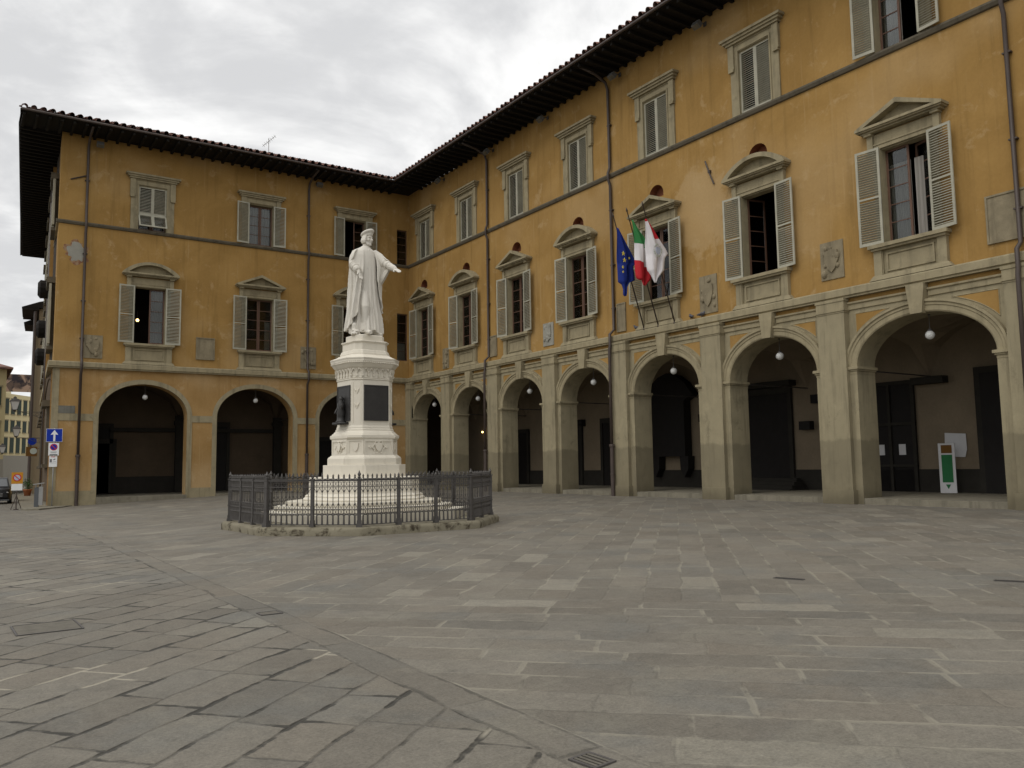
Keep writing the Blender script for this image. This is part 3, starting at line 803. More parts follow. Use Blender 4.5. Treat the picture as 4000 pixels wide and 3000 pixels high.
def surround_first():
    m = MB()
    for s in (-1, 1):
        x0, x1 = sorted((s*.875, s*1.16)); m.box(x0, x1, -.10, -.001, 0, 3.46)
        x0, x1 = sorted((s*.872, s*.978)); m.box(x0, x1, .0, .38, 0, 3.46)
        x0, x1 = sorted((s*1.10, s*1.32)); m.box(x0, x1, -.16, -.002, 3.30, 3.98)
        x0, x1 = sorted((s*1.08, s*1.36)); m.box(x0, x1, -.28, -.002, 3.98, 4.10)
    m.box(-1.16, 1.16, -.10, -.001, 3.461, 3.60); m.box(-1.16, 1.16, -.13, -.001, 3.601, 3.66); m.box(-1.099, 1.099, -.08, -.001, 3.661, 4.0)
    m.box(-.87, .87, .0, .38, 3.42, 3.475)
    return m.data('stone_surround', 'trim')
def pediment(seg):
    m = MB(); hw, rise = 1.60, .62
    m.box(-hw+.14, hw-.14, -.30, -.002, 4.06, 4.12); m.box(-hw+.05, hw-.05, -.40, -.002, 4.121, 4.17); m.box(-hw, hw, -.46, -.002, 4.171, 4.26)
    def outline(ins, off):
        if seg:
            h = rise+off; rad = (hw*hw+h*h)/(2*h); n = 20; a0 = math.asin(hw/rad)
            return [(rad*math.sin(-a0+2*a0*i/n)*ins, 4.261+(rad*math.cos(-a0+2*a0*i/n)-rad+h)*1.0) for i in range(n+1)]
        return [(-hw*ins, 4.261), (0, 4.261+rise+off), (hw*ins, 4.261)]
    oc, ic = outline(1.0, .06), outline(.80, -.11)
    for a0, a1, b0, b1 in zip(oc[:-1], oc[1:], ic[:-1], ic[1:]):
        m.loft([[(a0[0], -.46, a0[1]), (a1[0], -.46, a1[1]), (b1[0], -.46, b1[1]), (b0[0], -.46, b0[1])], [(a0[0], -.002, a0[1]), (a1[0], -.002, a1[1]), (b1[0], -.002, b1[1]), (b0[0], -.002, b0[1])]])
    oc2, ic2 = outline(1.02, .10), outline(.94, .02)
    m.prism([(x*.985, z-.02) for x, z in outline(.86, -.06)], -.12, -.003)
    return m.data('pediment', 'trim')
def sill_apron():
    m = MB(); m.box(-1.42, 1.42, -.34, -.001, -.14, -.012); m.box(-1.34, 1.34, -.26, -.001, -.22, -.141); m.box(-.87, .87, -.02, .38, -.13, .005)
    s = m.data('sill', 'trim')
    m = MB()
    for q in (-1, 1):
        x0, x1 = sorted((q*1.0, q*1.30)); m.box(x0, x1, -.17, -.001, -1.10, -.221)
        x0, x1 = sorted((q*.97, q*1.0)); m.box(x0, x1, -.13, -.001, -1.10, -.221)
    m.box(-.97, .97, -.06, -.001, -1.08, -.221)
    for a, b, c, d in ((-.86, .86, -.40, -.34), (-.86, .86, -1.0, -.94), (-.86, -.80, -.939, -.401), (.80, .86, -.939, -.401)): m.box(a, b, -.11, -.059, c, d)
    m.loft([[(x*1.0, y, z) for x, y in ((-1.34, -.19), (1.34, -.19), (1.34, -.001), (-1.34, -.001))] if i == 0 else [(x, y, z) for x, y in ((-1.48, -.24), (1.48, -.24), (1.48, -.001), (-1.48, -.001))] for i, z in ((0, -1.10), (1, -1.275))])
    return s, m.data('apron', 'trim')
SILL, APRON = sill_apron(); SUR1 = surround_first(); PED_T, PED_S = pediment(False), pediment(True)

def casement(wd, h, leaf, bars=4):
    """one glazed leaf, hinge at x=0"""
    m = MB(); m.box(0, .08, -.025, .025, 0, h); m.box(wd-.08, wd, -.025, .025, 0, h); m.box(.08, wd-.08, -.025, .025, 0, .12); m.box(.08, wd-.08, -.025, .025, h-.08, h)
    for i in range(1, bars): z = .12+(h-.2)*i/bars; m.box(.08, wd-.08, -.02, .02, z-.017, z+.017)
    g = MB(); g.box(.08, wd-.08, -.006, .006, .12, h-.08)
    return m.data('casement', 'wood_brown'), g.data('pane', 'glass')
CAS1, PANE1 = casement(.86, 3.40, 0, 5); CAS2, PANE2 = casement(.78, 2.66, 0, 4)

def surround_top():
    m = MB()
    for s in (-1, 1):
        x0, x1 = sorted((s*.80, s*1.24)); m.box(x0, x1, -.07, -.001, 0, 3.06)
        x0, x1 = sorted((s*.797, s*.858)); m.box(x0, x1, .0, .38, 0, 2.75)
        x0, x1 = sorted((s*1.00, s*1.30)); m.box(x0, x1, -.15, -.002, 2.05, 3.12)
        x0, x1 = sorted((s*1.02, s*1.28)); m.box(x0, x1, -.17, -.002, 1.95, 2.05)
        x0, x1 = sorted((s*.80, s*.87)); m.box(x0, x1, -.11, -.069, 0, 2.78)
    m.box(-.80, .80, -.07, -.001, 2.75, 3.06); m.box(-.87, .87, -.11, -.069, 2.781, 2.85); m.box(-.797, .797, .0, .38, 2.70, 2.755)
    s = m.data('stone_surround', 'trim')
    m = MB(); m.box(-1.36, 1.36, -.22, -.001, 3.12, 3.22); m.box(-1.46, 1.46, -.30, -.001, 3.221, 3.32); m.box(-1.56, 1.56, -.38, -.001, 3.321, 3.43); m.box(-1.3, 1.3, -.1, -.001, 3.06, 3.119)
    return s, m.data('cornice', 'trim')
SUR2, COR2 = surround_top()

def place_win(wing, u, z, sur, extra, shut, hw, ang, sills=True, leaves=('c', 'c'), curtain=None, cas=None, label=None):
    o = inst('window', sur, PAL, (0, 0, 0), wing, label)
    o.location = Matrix.Rotation(wing, 3, 'Z') @ Vector((u, 0, z))
    for nm, dt in extra: inst(nm, dt, o)
    cd_, pd, lw = cas
    for k, (s, lf) in enumerate(zip((-1, 1), leaves)):
        if lf is None: continue
        a = 0 if lf == 'c' else lf
        c = inst('casement', cd_, o, (s*hw, .27, .02), 0); g = inst('pane', pd, o, (s*hw, .27, .02), 0)
        for q in (c, g):
            q.rotation_euler = (0, 0, R(a)) if s < 0 else (0, 0, math.pi-R(a))
    if curtain:
        for x0, x1, z0, z1, mt in curtain:
            n = 24; mb = MB()
            cy_ = .335 if 'bright' in mt else .40
            top = [(x0+(x1-x0)*i/n, cy_+.022*math.sin(i*1.9+u)) for i in range(n+1)]
            mb.add([(x, y, z0) for x, y in top]+[(x, y, z1) for x, y in top], [(i, i+1, n+2+i, n+1+i) for i in range(n)])
            mb.build('curtain', mt, o)  # also serves the sheets that imitate reflections in the glass
    # shutters: an angle per leaf (0 = folded right back on the wall, 180 = closed)
    for s, a in zip((-1, 1), ang):
        if a is None: continue
        dt, wd = shut
        h = inst('louvred_shutter', dt, o, (s*(hw+.005), -.165 if a < 90 else .03, .015), 0)
        if s < 0: h.rotation_euler = (0, 0, math.pi + R(a))if a < 90 else (0, 0, 0)
        else: h.rotation_euler = (0, 0, -R(a)) if a < 90 else (0, 0, math.pi)
    return o

rw = random.Random(11)
first = lambda ped: [('pediment', ped), ('sill', SILL), ('apron', APRON)]
cfgA = [dict(leaves=(None, 'c'), curtain=[(.05, .78, .1, 3.3, 'curtain')], label='open window with one bare casement and a lamp inside'),
        dict(leaves=('c', 'c'), curtain=[(.45, .80, .1, 2.0, 'curtain')]), dict(leaves=('c', 'c'))]
for i, u in enumerate(A_WIN):
    place_win(WA, u, WZ, SUR1, first(PED_S if i % 2 == 0 else PED_T), (SH1, .88), .872, (7, 5), cas=(CAS1, PANE1, .86), **cfgA[i])
cfgB = [{}, {}, {}, {}, dict(curtain=[(-.83, .83, .05, 2.75, 'reflection_bright')], label='window with a white sheet imitating sky reflection behind the flags'),
        dict(leaves=(75, None), label='wide open window with a dark room behind'), dict(leaves=('c', 20), curtain=[(-.82, -.06, .05, 2.9, 'curtain'), (.08, .4, .05, 2.9, 'curtain')], label='window with a pale curtain and brown casements'), {}, {}]
for i, u in enumerate(B_WIN):
    place_win(WB, u, WZ, SUR1, first(PED_T if i % 2 == 0 else PED_S), (SH1, .88), .872, (rw.uniform(5, 12), rw.uniform(4, 10)), cas=(CAS1, PANE1, .86), **cfgB[i])
top = [('cornice', COR2)]
for i, u in enumerate(A_WIN):
    if i == 0:
        o = place_win(WA, u, TZ, SUR2, top, (SH3, .80), .795, (None, None), cas=(CAS2, PANE2, .78), label='upper window with the lower shutter flaps pushed out')
        for s in (-1, 1):
            h = inst('louvred_shutter', SH3, o, (s*.80 if s < 0 else .80, .03, 1.0), 0 if s < 0 else math.pi)
            f = inst('shutter_flap', FLAP, o, (-.80 if s < 0 else .0, .02, .99), 0)
            f.rotation_euler = (R(180-28), 0, 0)
            f.location = (-.80 if s < 0 else 0.0, .0, .99)
    elif i == 1: place_win(WA, u, TZ, SUR2, top, (SH2, .80), .795, (6, 5), cas=(CAS2, PANE2, .78), curtain=[(-.75, .75, .05, 2.6, 'curtain')], label='upper window with open shutters and grey panes')  # full-width sheet stands in for the blue-grey reflection in its glass
    else: place_win(WA, u, TZ, SUR2, top, (SH2, .80), .795, (6, 8), cas=(CAS2, PANE2, .78), leaves=(None, 'c'), label='upper window standing half open behind the statue')
for i, u in enumerate(B_TOP):
    if i == 6: place_win(WB, u, TZ, SUR2, top, (SH2, .80), .795, (8, 6), cas=(CAS2, PANE2, .78), leaves=('c', None), curtain=[(-.7, -.05, .05, 2.6, 'curtain')], label='upper window with open shutters and a lit room')
    else: place_win(WB, u, TZ, SUR2, top, (SH2, .80), .795, (180, 180), cas=(CAS2, PANE2, .78))
# two narrow slot windows beside the inner corner
for z0, z1, nm in ((9.10, 12.52, 'lower'), (16.02, 18.70, 'upper')):
    m = MB(); h = z1-z0
    m.box(-.94, -.88, .10, .16, z0, z1); m.box(-.17, -.10, .10, .16, z0, z1); m.box(-.88, -.17, .10, .16, z0, z0+.07); m.box(-.88, -.17, .10, .16, z1-.07, z1)
    for i in range(1, 5): m.box(-.88, -.17, .11, .15, z0+h*i/5-.015, z0+h*i/5+.015)
    o = m.build('slot_window', 'wood_brown', PAL, rz=WA)
    MB().box(-.88, -.17, .125, .135, z0+.07, z1-.07).build('pane', 'glass', o)
    if nm == 'lower': MB().quad((-.88, .3, z0), (-.17, .3, z0), (-.17, .3, z0+1.3), (-.88, .3, z0+1.3)).build('curtain', 'curtain', o)

# ------------------------------------------------------------------ monument: pedestal
MCX, MCY = -17.583, -31.948
MROT = R(4.73); PX = MCX+.039
def csq(a, c, z): return [(-a+c, -a, z), (a-c, -a, z), (a, -a+c, z), (a, a-c, z), (a-c, a, z), (-a+c, a, z), (-a, a-c, z), (-a, -a+c, z)]
def stack(mb, levels): return mb.loft([csq(a, c, z) for z, a, c in levels])
def bevelled(o, wdt=.012):
    b = o.modifiers.new('edge', 'BEVEL'); b.width = wdt; b.segments = 2; b.limit_method = 'ANGLE'; b.angle_limit = R(40); return o

def build_pedestal():
    P = thing('statue_pedestal', 'tall stepped white marble pedestal with dark bronze plaques inside the iron railing', 'pedestal', (PX, MCY, 0), MROT)
    for z0, z1, a, c in ((.18, .44, 2.42, 1.1), (.44, .575, 2.12, .95), (.575, .70, 1.84, .80)):
        m = MB(); stack(m, [(z0, a, c), (z1-.03, a, c), (z1-.001, a-.012, c)]); bevelled(m.build('step', 'marble_step', P))
    m = MB(); stack(m, [(.70, 1.46, .66), (.745, 1.46, .66), (.79, 1.40, .64), (.83, 1.41, .64), (.87, 1.33, .60), (.90, 1.315, .60), (1.30, 1.315, .60), (1.32, 1.30, .60)]); bevelled(m.build('plinth', 'marble', P))
    m = MB(); stack(m, [(1.30, 1.0, .487), (1.643, 1.0, .487)]); bevelled(m.build('plinth', 'marble', P))
    m = MB(); stack(m, [(1.644, .884, .40), (1.815, .884, .40), (1.83, .86, .38), (1.845, .86, .38), (1.87, .82, .35), (1.91, .775, .32)]); bevelled(m.build('moulded_base', 'marble', P), .006)
    m = MB(); stack(m, [(1.911, .755, .315), (2.33, .755, .315)])
    die = m.build('die_block', 'marble', P)
    # raised frames and a shield on every broad face, small shields on the corners
    fr = MB()
    for k in range(4):
        T = Matrix.Rotation(k*math.pi/2, 4, 'Z')
        hw = .755-.315
        for a, b, c, d in ((-hw, hw, 1.912, 1.975), (-hw, hw, 2.265, 2.329), (-hw, -hw+.05, 1.976, 2.264), (hw-.05, hw, 1.976, 2.264)): fr.box(a, b, -.777, -.754, c, d, T)
        T2 = T @ Matrix.Rotation(math.pi/4, 4, 'Z'); dd = (2*.755-.315)/math.sqrt(2); hc = .315/math.sqrt(2)
        for a, b, c, d in ((-hc, hc, 1.912, 1.96), (-hc, hc, 2.28, 2.329), (-hc, -hc+.045, 1.961, 2.279), (hc-.045, hc, 1.961, 2.279)): fr.box(a, b, -dd-.02, -dd+.001, c, d, T2)
    fr.build('panel_frame', 'marble', die)
    for k in range(4):
        T = Matrix.Rotation(k*math.pi/2, 4, 'Z'); m = MB()
        sh = [(-.115, 2.235), (-.05, 2.215), (0, 2.245), (.05, 2.215), (.115, 2.235), (.10, 2.12), (.06, 2.04), (0, 1.985), (-.06, 2.04), (-.10, 2.12)]
        m.prism(sh, -.80, -.756)
        n = 28; ring = []
        for i in range(n):
            t = 2*math.pi*i/n; rr = .165+.022*math.cos(6*t)
            ring.append((rr*math.cos(t)*1.0, 2.118+rr*math.sin(t)*.97))
        for a, b in zip(ring, ring[1:]+ring[:1]): m.tube([(a[0], -.775, a[1]), (b[0], -.775, b[1])], .018, 5)
        for s in (-1, 1): m.prism([(s*.19, 2.118), (s*.25, 2.16), (s*.30, 2.118), (s*.25, 2.075)], -.785, -.756)
        m.v = [tuple(T @ Vector(q)) for q in m.v]
        m.build('carved_shield', 'marble', die)
        T2 = T @ Matrix.Rotation(math.pi/4, 4, 'Z'); dd = (2*.755-.315)/math.sqrt(2)
        m = MB(); m.prism([(x*.72, 2.118+(z-2.118)*.95) for x, z in sh], -dd-.03, -dd+.001); m.v = [tuple(T2 @ Vector(q)) for q in m.v]
        m.build('carved_shield', 'marble', die)
    m = MB(); stack(m, [(2.331, .775, .30), (2.35, .79, .30), (2.372, .797, .285), (2.44, .797, .285), (2.455, .765, .30), (2.475, .765, .30), (2.50, .73, .29), (2.53, .715, .28), (2.555, .675, .25), (2.60, .675, .25), (2.615, .65, .235), (2.66, .65, .235), (2.70, .632, .222), (2.721, .630, .22)])
    bevelled(m.build('moulded_base', 'marble', P), .004)
    m = MB(); stack(m, [(2.722, .628, .218), (3.935, .632, .22)]); sh = m.build('shaft', 'marble', P)
    for k in range(4):
        T = Matrix.Rotation(k*math.pi/2, 4, 'Z')
        m = MB(); hw = .37
        m.box(-hw, hw, -.652, -.626, 2.83, 3.80, T)
        for a, b, c, d in ((-hw, hw, 2.83, 2.87), (-hw, hw, 3.765, 3.80), (-hw, -hw+.03, 2.871, 3.764), (hw-.03, hw, 2.871, 3.764)): m.box(a, b, -.664, -.651, c, d, T)
        pq = m.build('bronze_plaque', 'bronze', sh)
        if k in (1, 3):
            # little standing figure in relief on the side plaques
            m = MB(); m.lathe([(.15, 2.80), (.15, 2.83), (.11, 2.86), (.10, 2.95), (.13, 3.05), (.09, 3.18), (.115, 3.30), (.05, 3.38), (.06, 3.42), (.062, 3.46), (.03, 3.51)], 0, -.72, 10)
            m.tube([(.1, -.72, 3.28), (.22, -.80, 3.16), (.26, -.84, 3.28)], .03, 6); m.tube([(-.1, -.72, 3.28), (-.2, -.78, 3.10), (-.12, -.84, 3.05)], .03, 6)
            m.box(-.26, .26, -.86, -.62, 2.74, 2.80)
            m.v = [tuple(T @ Vector(q)) for q in m.v]
            m.build('relief_figure', 'bronze', sh, True)
        T2 = T @ Matrix.Rotation(math.pi/4, 4, 'Z'); dd = (2*.63-.22)/math.sqrt(2)
        m = MB()
        for z in (3.72, 3.32):
            for s in (-1, 1): m.tube([(0, -dd-.004, z-.16), (s*.035, -dd-.012, z-.06), (s*.065, -dd-.006, z)], [.012, .02, .006], 6)
        for s in (-1, 1): m.tube([(s*.105, -dd-.003, 2.78), (s*.105, -dd-.003, 3.88)], .012, 5)
        m.v = [tuple(T2 @ Vector(q)) for q in m.v]
        m.build('corner_ornament', 'marble', sh)
    m = MB(); stack(m, [(3.936, .637, .222), (3.955, .655, .228), (3.975, .645, .226), (3.995, .66, .23), (4.01, .645, .225), (4.20, .648, .225), (4.25, .672, .24), (4.29, .715, .265), (4.33, .745, .285), (4.37, .772, .30), (4.40, .785, .31), (4.425, .795, .32), (4.44, .81, .335), (4.475, .812, .338), (4.515, .828, .349), (4.53, .826, .349), (4.60, .66, .24), (4.64, .60, .20)])
    cap = m.build('cornice', 'marble', P)
    # little pointed arcade with corbels and a leaf roll below the cornice
    m = MB(); lf = MB()
    def face(T, hw, dist, n):
        p = 2*hw/n
        for i in range(n):
            x = -hw+p*(i+.5)
            for s in (-1, 1):
                pts = [(x+s*p*.48, -dist-.012, 4.07), (x+s*p*.44, -dist-.018, 4.13), (x+s*p*.28, -dist-.03, 4.19), (x, -dist-.05, 4.25)]
                m.tube([T @ Vector(q) for q in pts], .016, 5)
        for i in range(n+1):
            x = -hw+p*i
            m.box(x-.035, x+.035, -dist-.035, -dist+.005, 4.055, 4.085, T); m.box(x-.022, x+.022, -dist-.03, -dist+.005, 4.03, 4.054, T)
            m.tube([T @ Vector((x, -dist-.012, 4.085)), T @ Vector((x, -dist-.05, 4.24))], .014, 5)
    def leaves(T, hw, dist, n):
        for i in range(n):
            x = -hw+2*hw*(i+.5)/n
            c = T @ Vector((x, -dist-.006, 4.405)); lf.sphere(c, .026, 6, 5, (1, 1, 1.1))
    for k in range(4):
        T = Matrix.Rotation(k*math.pi/2, 4, 'Z'); T2 = T @ Matrix.Rotation(math.pi/4, 4, 'Z')
        face(T, .645-.225, .645, 5); face(T2, .225/math.sqrt(2), (2*.645-.225)/math.sqrt(2), 2)
        leaves(T, .785-.31, .785, 16); leaves(T2, .31/math.sqrt(2), (2*.785-.31)/math.sqrt(2), 8)
    m.build('arcade_frieze', 'marble', cap); lf.build('leaf_moulding', 'marble', cap)
    m = MB(); stack(m, [(4.641, .574, .20), (4.69, .574, .20), (4.70, .56, .19), (4.76, .545, .18), (4.77, .525, .17), (4.79, .506, .155), (4.965, .506, .155), (4.985, .525, .16), (5.005, .545, .165), (5.03, .545, .165), (5.045, .50, .15)]); bevelled(m.build('upper_block', 'marble', P), .004)
    m = MB(); stack(m, [(5.046, .432, .126), (5.19, .432, .126), (5.215, .415, .12)]); bevelled(m.build('statue_socle', 'marble', P), .008)
    return P
build_pedestal()

# ------------------------------------------------------------------ the statue
def remeshed(mb, name, material, voxel, parent=None, smooth_it=2):
    o = mb.build(name+'_src', material); me0 = o.data
    r = o.modifiers.new('r', 'REMESH'); r.mode = 'VOXEL'; r.voxel_size = voxel; r.use_smooth_shade = True
    if smooth_it: s = o.modifiers.new('s', 'SMOOTH'); s.iterations = smooth_it; s.factor = .5
    dg = bpy.context.evaluated_depsgraph_get(); me = bpy.data.meshes.new_from_object(o.evaluated_get(dg))
    bpy.data.objects.remove(o); bpy.data.meshes.remove(me0); me.name = name
    for p in me.polygons: p.use_smooth = True
    return inst(name, me, parent)

def build_statue():
    S = thing('marble_statue', 'white marble statue of a robed man in a round cap holding out one arm', 'statue', (PX, MCY, 5.21), MROT)
    B = MB()
    # ---- long tunic, ring by ring; front is -y
    def fold(t, z):
        k = max(0, min(1, (2.25-z)/1.7))
        def nz(fr, zz_, sd): return mnoise.noise(Vector((fr*math.cos(t)+sd, fr*math.sin(t), z*zz_)))
        f = 1.9*nz(2.6, .22, 0) + 1.1*(.35-abs(nz(4.6, .30, 9)))*2 + .5*nz(9, .4, 4)
        return 1 + .19*k*f
    rings = []
    prof = [(.10, .40, .335, .02, -.03), (.16, .405, .33, .02, -.03), (.40, .38, .305, .02, -.025), (.75, .345, .28, .01, -.02), (1.15, .335, .265, .0, -.015), (1.5, .325, .25, .0, -.01), (1.8, .32, .245, .0, -.01),
            (2.10, .33, .245, 0, 0), (2.30, .335, .23, 0, .005), (2.43, .315, .205, 0, .01), (2.50, .25, .17, 0, .01), (2.555, .15, .13, 0, 0), (2.585, .105, .11, 0, -.005)]
    n = 96
    zs = np.linspace(.10, 2.585, 66)
    for z in zs:
        wx, wy, cx, cy = [float(np.interp(z, [p[0] for p in prof], [p[i] for p in prof])) for i in (1, 2, 3, 4)]
        ring = []
        for j in range(n):
            t = 2*math.pi*j/n; f = fold(t, z); zz = z
            if z < .2: zz = z + .035*math.sin(5*t+1)+.02*math.sin(9*t)
            ring.append((cx+wx*f*math.sin(t), cy-wy*f*math.cos(t), zz))
        rings.append(ring)
    B.loft(rings)
    # bent right knee pushing the cloth, and feet
    B.tube([(-.10, -.14, 1.25), (-.13, -.25, .80), (-.12, -.23, .35), (-.12, -.24, .14)], [.13, .135, .11, .12], 14)
    def foot(x, y, ang, ln=.30):
        ca, sa = math.cos(ang), math.sin(ang)
        pts = [(-.08, .07, .06), (.02, .085, .06), (.12, .07, .055), (ln-.06, .05, .05), (ln, .035, .045)]
        B.tube([(x+sa*d, y-ca*d, h) for d, h, r_ in pts], [r_*1.15 for d, h, r_ in pts], 12)
    foot(-.10, -.30, R(-8)); foot(.20, -.10, R(28))
    # ---- neck and head
    HC = Vector((.045, -.05, 2.805)); HR = Matrix.Rotation(R(24), 3, 'Z') @ Matrix.Rotation(R(4), 3, 'X')
    H = lambda x, y, z: tuple(HC + HR @ Vector((x, y, z)))
    B.tube([(.0, .0, 2.46), (.02, -.005, 2.58), (.04, -.02, 2.70)], [.125, .098, .098], 16)
    hp = [(-.205, .030, .035, -.055), (-.19, .055, .055, -.05), (-.16, .078, .085, -.035), (-.12, .092, .110, -.018), (-.06, .104, .128, -.006), (0, .111, .135, .0), (.06, .113, .136, .004), (.12, .104, .125, .006), (.17, .08, .1, .008), (.20, .04, .055, .01)]
    hr = []
    for z in np.linspace(-.205, .20, 48):
        wx, wy, cy = [float(np.interp(z, [p[0] for p in hp], [p[i] for p in hp])) for i in (1, 2, 3)]
        row = []
        for j in range(56):
            t = 2*math.pi*j/56; td = math.degrees(t if t < math.pi else t-2*math.pi)
            dent = -.026*math.exp(-((z-.012)/.022)**2)*sum(math.exp(-((td-q)/9)**2) for q in (-23, 23))          # eye sockets
            dent -= .012*math.exp(-((z+.102)/.010)**2)*math.exp(-(td/20)**2)                                       # between the lips
            dent -= .014*math.exp(-((z+.130)/.014)**2)*math.exp(-(td/22)**2)                                       # above the chin
            dent -= .016*math.exp(-((z+.085)/.035)**2)*sum(math.exp(-((td-q)/14)**2) for q in (-40, 40))          # cheeks
            row.append(H((wx+dent)*math.sin(t), cy-(wy+dent)*math.cos(t), z))
        hr.append(row)
    B.loft(hr)
    B.tube([H(0, -.128, .035), H(0, -.150, -.005), H(0, -.176, -.045), H(0, -.150, -.062)], [.013, .017, .024, .013], 8)      # nose
    B.tube([H(-.085, -.105, .045), H(-.04, -.128, .052), H(0, -.130, .044), H(.04, -.128, .052), H(.085, -.105, .045)], [.012, .019, .014, .019, .012], 8)   # brow
    for s in (-1, 1):
        B.sphere(H(s*.045, -.100, .010), .019, 10, 8)                        # eyes under lids
        B.sphere(H(s*.068, -.095, -.045), .036, 10, 8)                       # cheekbones
        B.tube([H(s*.108, -.005, .035), H(s*.122, .015, .01), H(s*.112, .0, -.05)], [.014, .020, .013], 8)   # ears
    B.tube([H(-.042, -.116, -.093), H(0, -.130, -.088), H(.042, -.116, -.093)], [.008, .014, .008], 8)
    B.tube([H(-.036, -.114, -.113), H(0, -.128, -.112), H(.036, -.114, -.113)], [.008, .015, .008], 8)
    B.sphere(H(0, -.098, -.165), .042, 12, 8)                                # chin
    B.tube([H(-.10, -.02, -.10), H(-.07, -.07, -.165), H(0, -.10, -.185), H(.07, -.07, -.165), H(.10, -.02, -.10)], .028, 8)
    # ---- arms: right one bent at the side, left one held out
    RS, RE, RW = Vector((-.26, .03, 2.40)), Vector((-.36, .02, 2.02)), Vector((-.375, -.28, 1.785))
    B.tube([RS, RS.lerp(RE, .5)+Vector((-.02, 0, 0)), RE], [.12, .125, .13], 16)
    k = []
    for i in range(13):
        q = RE.lerp(RW, i/12); k.append((q, .135-.045*i/12 + .020*math.sin(i*2.4)))
    B.tube([q for q, r_ in k], [r_ for q, r_ in k], 16)
    LS, LE, LW = Vector((.26, .0, 2.42)), Vector((.47, -.25, 2.13)), Vector((.585, -.58, 1.93))
    B.tube([LS, LS.lerp(LE, .5)+Vector((.01, 0, .02)), LE], [.135, .14, .13], 16)
    k = []
    for i in range(11):
        q = LE.lerp(LW, i/10); k.append((q, .125-.045*i/10+.017*math.sin(i*2.2)))
    B.tube([q for q, r_ in k], [r_ for q, r_ in k], 16)
    # ---- hands: palm, four fingers of different length and a thumb
    def hand(wr, d, side, nrm, curl, spread):
        d = Vector(d).normalized(); nrm = Vector(nrm); nrm = (nrm-d*nrm.dot(d)).normalized(); sd = d.cross(nrm)*side
        B.tube([wr-d*.06, wr+d*.02], [.055, .048], 12)
        for i in range(4):
            B.tube([wr, wr+d*.06+sd*(.03-.02*i), wr+d*.12+sd*(.045-.03*i)], [.032, .030, .024], 10)
        for i, ln in enumerate((.125, .140, .130, .100)):
            o = sd*(.045-.03*i); a = wr+d*.115+o; sp = sd*(.5-.33*i)*spread
            dirn = (d+sp).normalized()
            p1 = a+dirn*ln*.42-nrm*curl*.01; p2 = p1+(dirn-nrm*curl*.5).normalized()*ln*.33; p3 = p2+(dirn-nrm*curl*.9).normalized()*ln*.25
            B.tube([a-dirn*.02, a, p1, p2, p3], [.020, .020, .0185, .0165, .012], 8)
        t0 = wr+d*.03+sd*.045; t1 = t0+(d*.5+sd*.8-nrm*.2).normalized()*.065; t2 = t1+(d*.9+sd*.4-nrm*.2).normalized()*.06
        B.tube([wr+sd*.015, t0, t1, t2], [.028, .026, .021, .014], 8)
    hand(RW+Vector((.005, -.055, -.045)), (.10, -.42, -.90), -1, (-.25, .85, -.35), .35, .35)
    hand(LW+Vector((.015, -.07, -.035)), (.12, -.88, -.46), 1, (-.25, -.25, .93), .15, .12)
    B.tube([(.54, -.44, 2.00), (.59, -.60, 1.92), (.605, -.67, 1.87)], [.105, .09, .06], 10)          # turned back cuff
    # collar and chest fastening
    B.tube([(.105*math.sin(2*math.pi*i/20)+.015, -.11*math.cos(2*math.pi*i/20)-.01, 2.57-.02*math.cos(2*math.pi*i/20)) for i in range(21)], .024, 8)
    B.sphere((.035, -.165, 2.47), .026, 8, 6)
    remeshed(B, 'body', 'marble_statue', .0085, S, 0)
    # ---- hair
    Hh = MB(); rr = random.Random(5)
    for s in (-1, 1):
        for i in range(7):
            a = R(80+15*i)*s
            x, y = .112*math.sin(a), -.128*math.cos(a)
            Hh.tube([H(x, y, .08), H(x*1.10, y*1.08, .01), H(x*1.2, y*1.12+.01, -.07), H(x*1.14, y*1.04, -.135)], [.032, .040, .044, .022], 8)
    remeshed(Hh, 'hair', 'marble_statue', .012, S, 1)
    # ---- round cap with a rolled crown and turned-up band
    Cp = MB()
    def capring(r, z, oy, tilt=.85):
        r *= 1.03
        return [H(r*math.sin(2*math.pi*j/32), oy-r*1.14*math.cos(2*math.pi*j/32), z+tilt*r*math.cos(2*math.pi*j/32)*.55) for j in range(32)]
    Cp.loft([capring(.108, .045, .0), capring(.122, .050, .0), capring(.128, .085, .002), capring(.130, .115, .004), capring(.146, .125, .008), capring(.163, .145, .012), capring(.168, .172, .014), capring(.160, .198, .014), capring(.135, .218, .012), capring(.08, .230, .010), capring(.02, .232, .010)])
    remeshed(Cp, 'cap', 'marble_statue', .012, S, 1)
    # ---- cloak: over both shoulders, open at the front, hanging to the heels
    n, mz = 110, 80
    T0, T1 = R(22), R(360-30)              # front edges, measured clockwise from the front through the figure's right (-x) side
    vs = []; th = .035
    def hem(u):
        pts = [(0, .62), (.05, .50), (.10, .33), (.17, .22), (.3, .14), (.55, .12), (.72, .16), (.82, .30), (.90, .42), (.95, .66), (1, 1.05)]
        return float(np.interp(u, [p[0] for p in pts], [p[1] for p in pts]))
    def edge(u, z):
        """opening widens below the arms"""
        return u
    out, inn = [], []
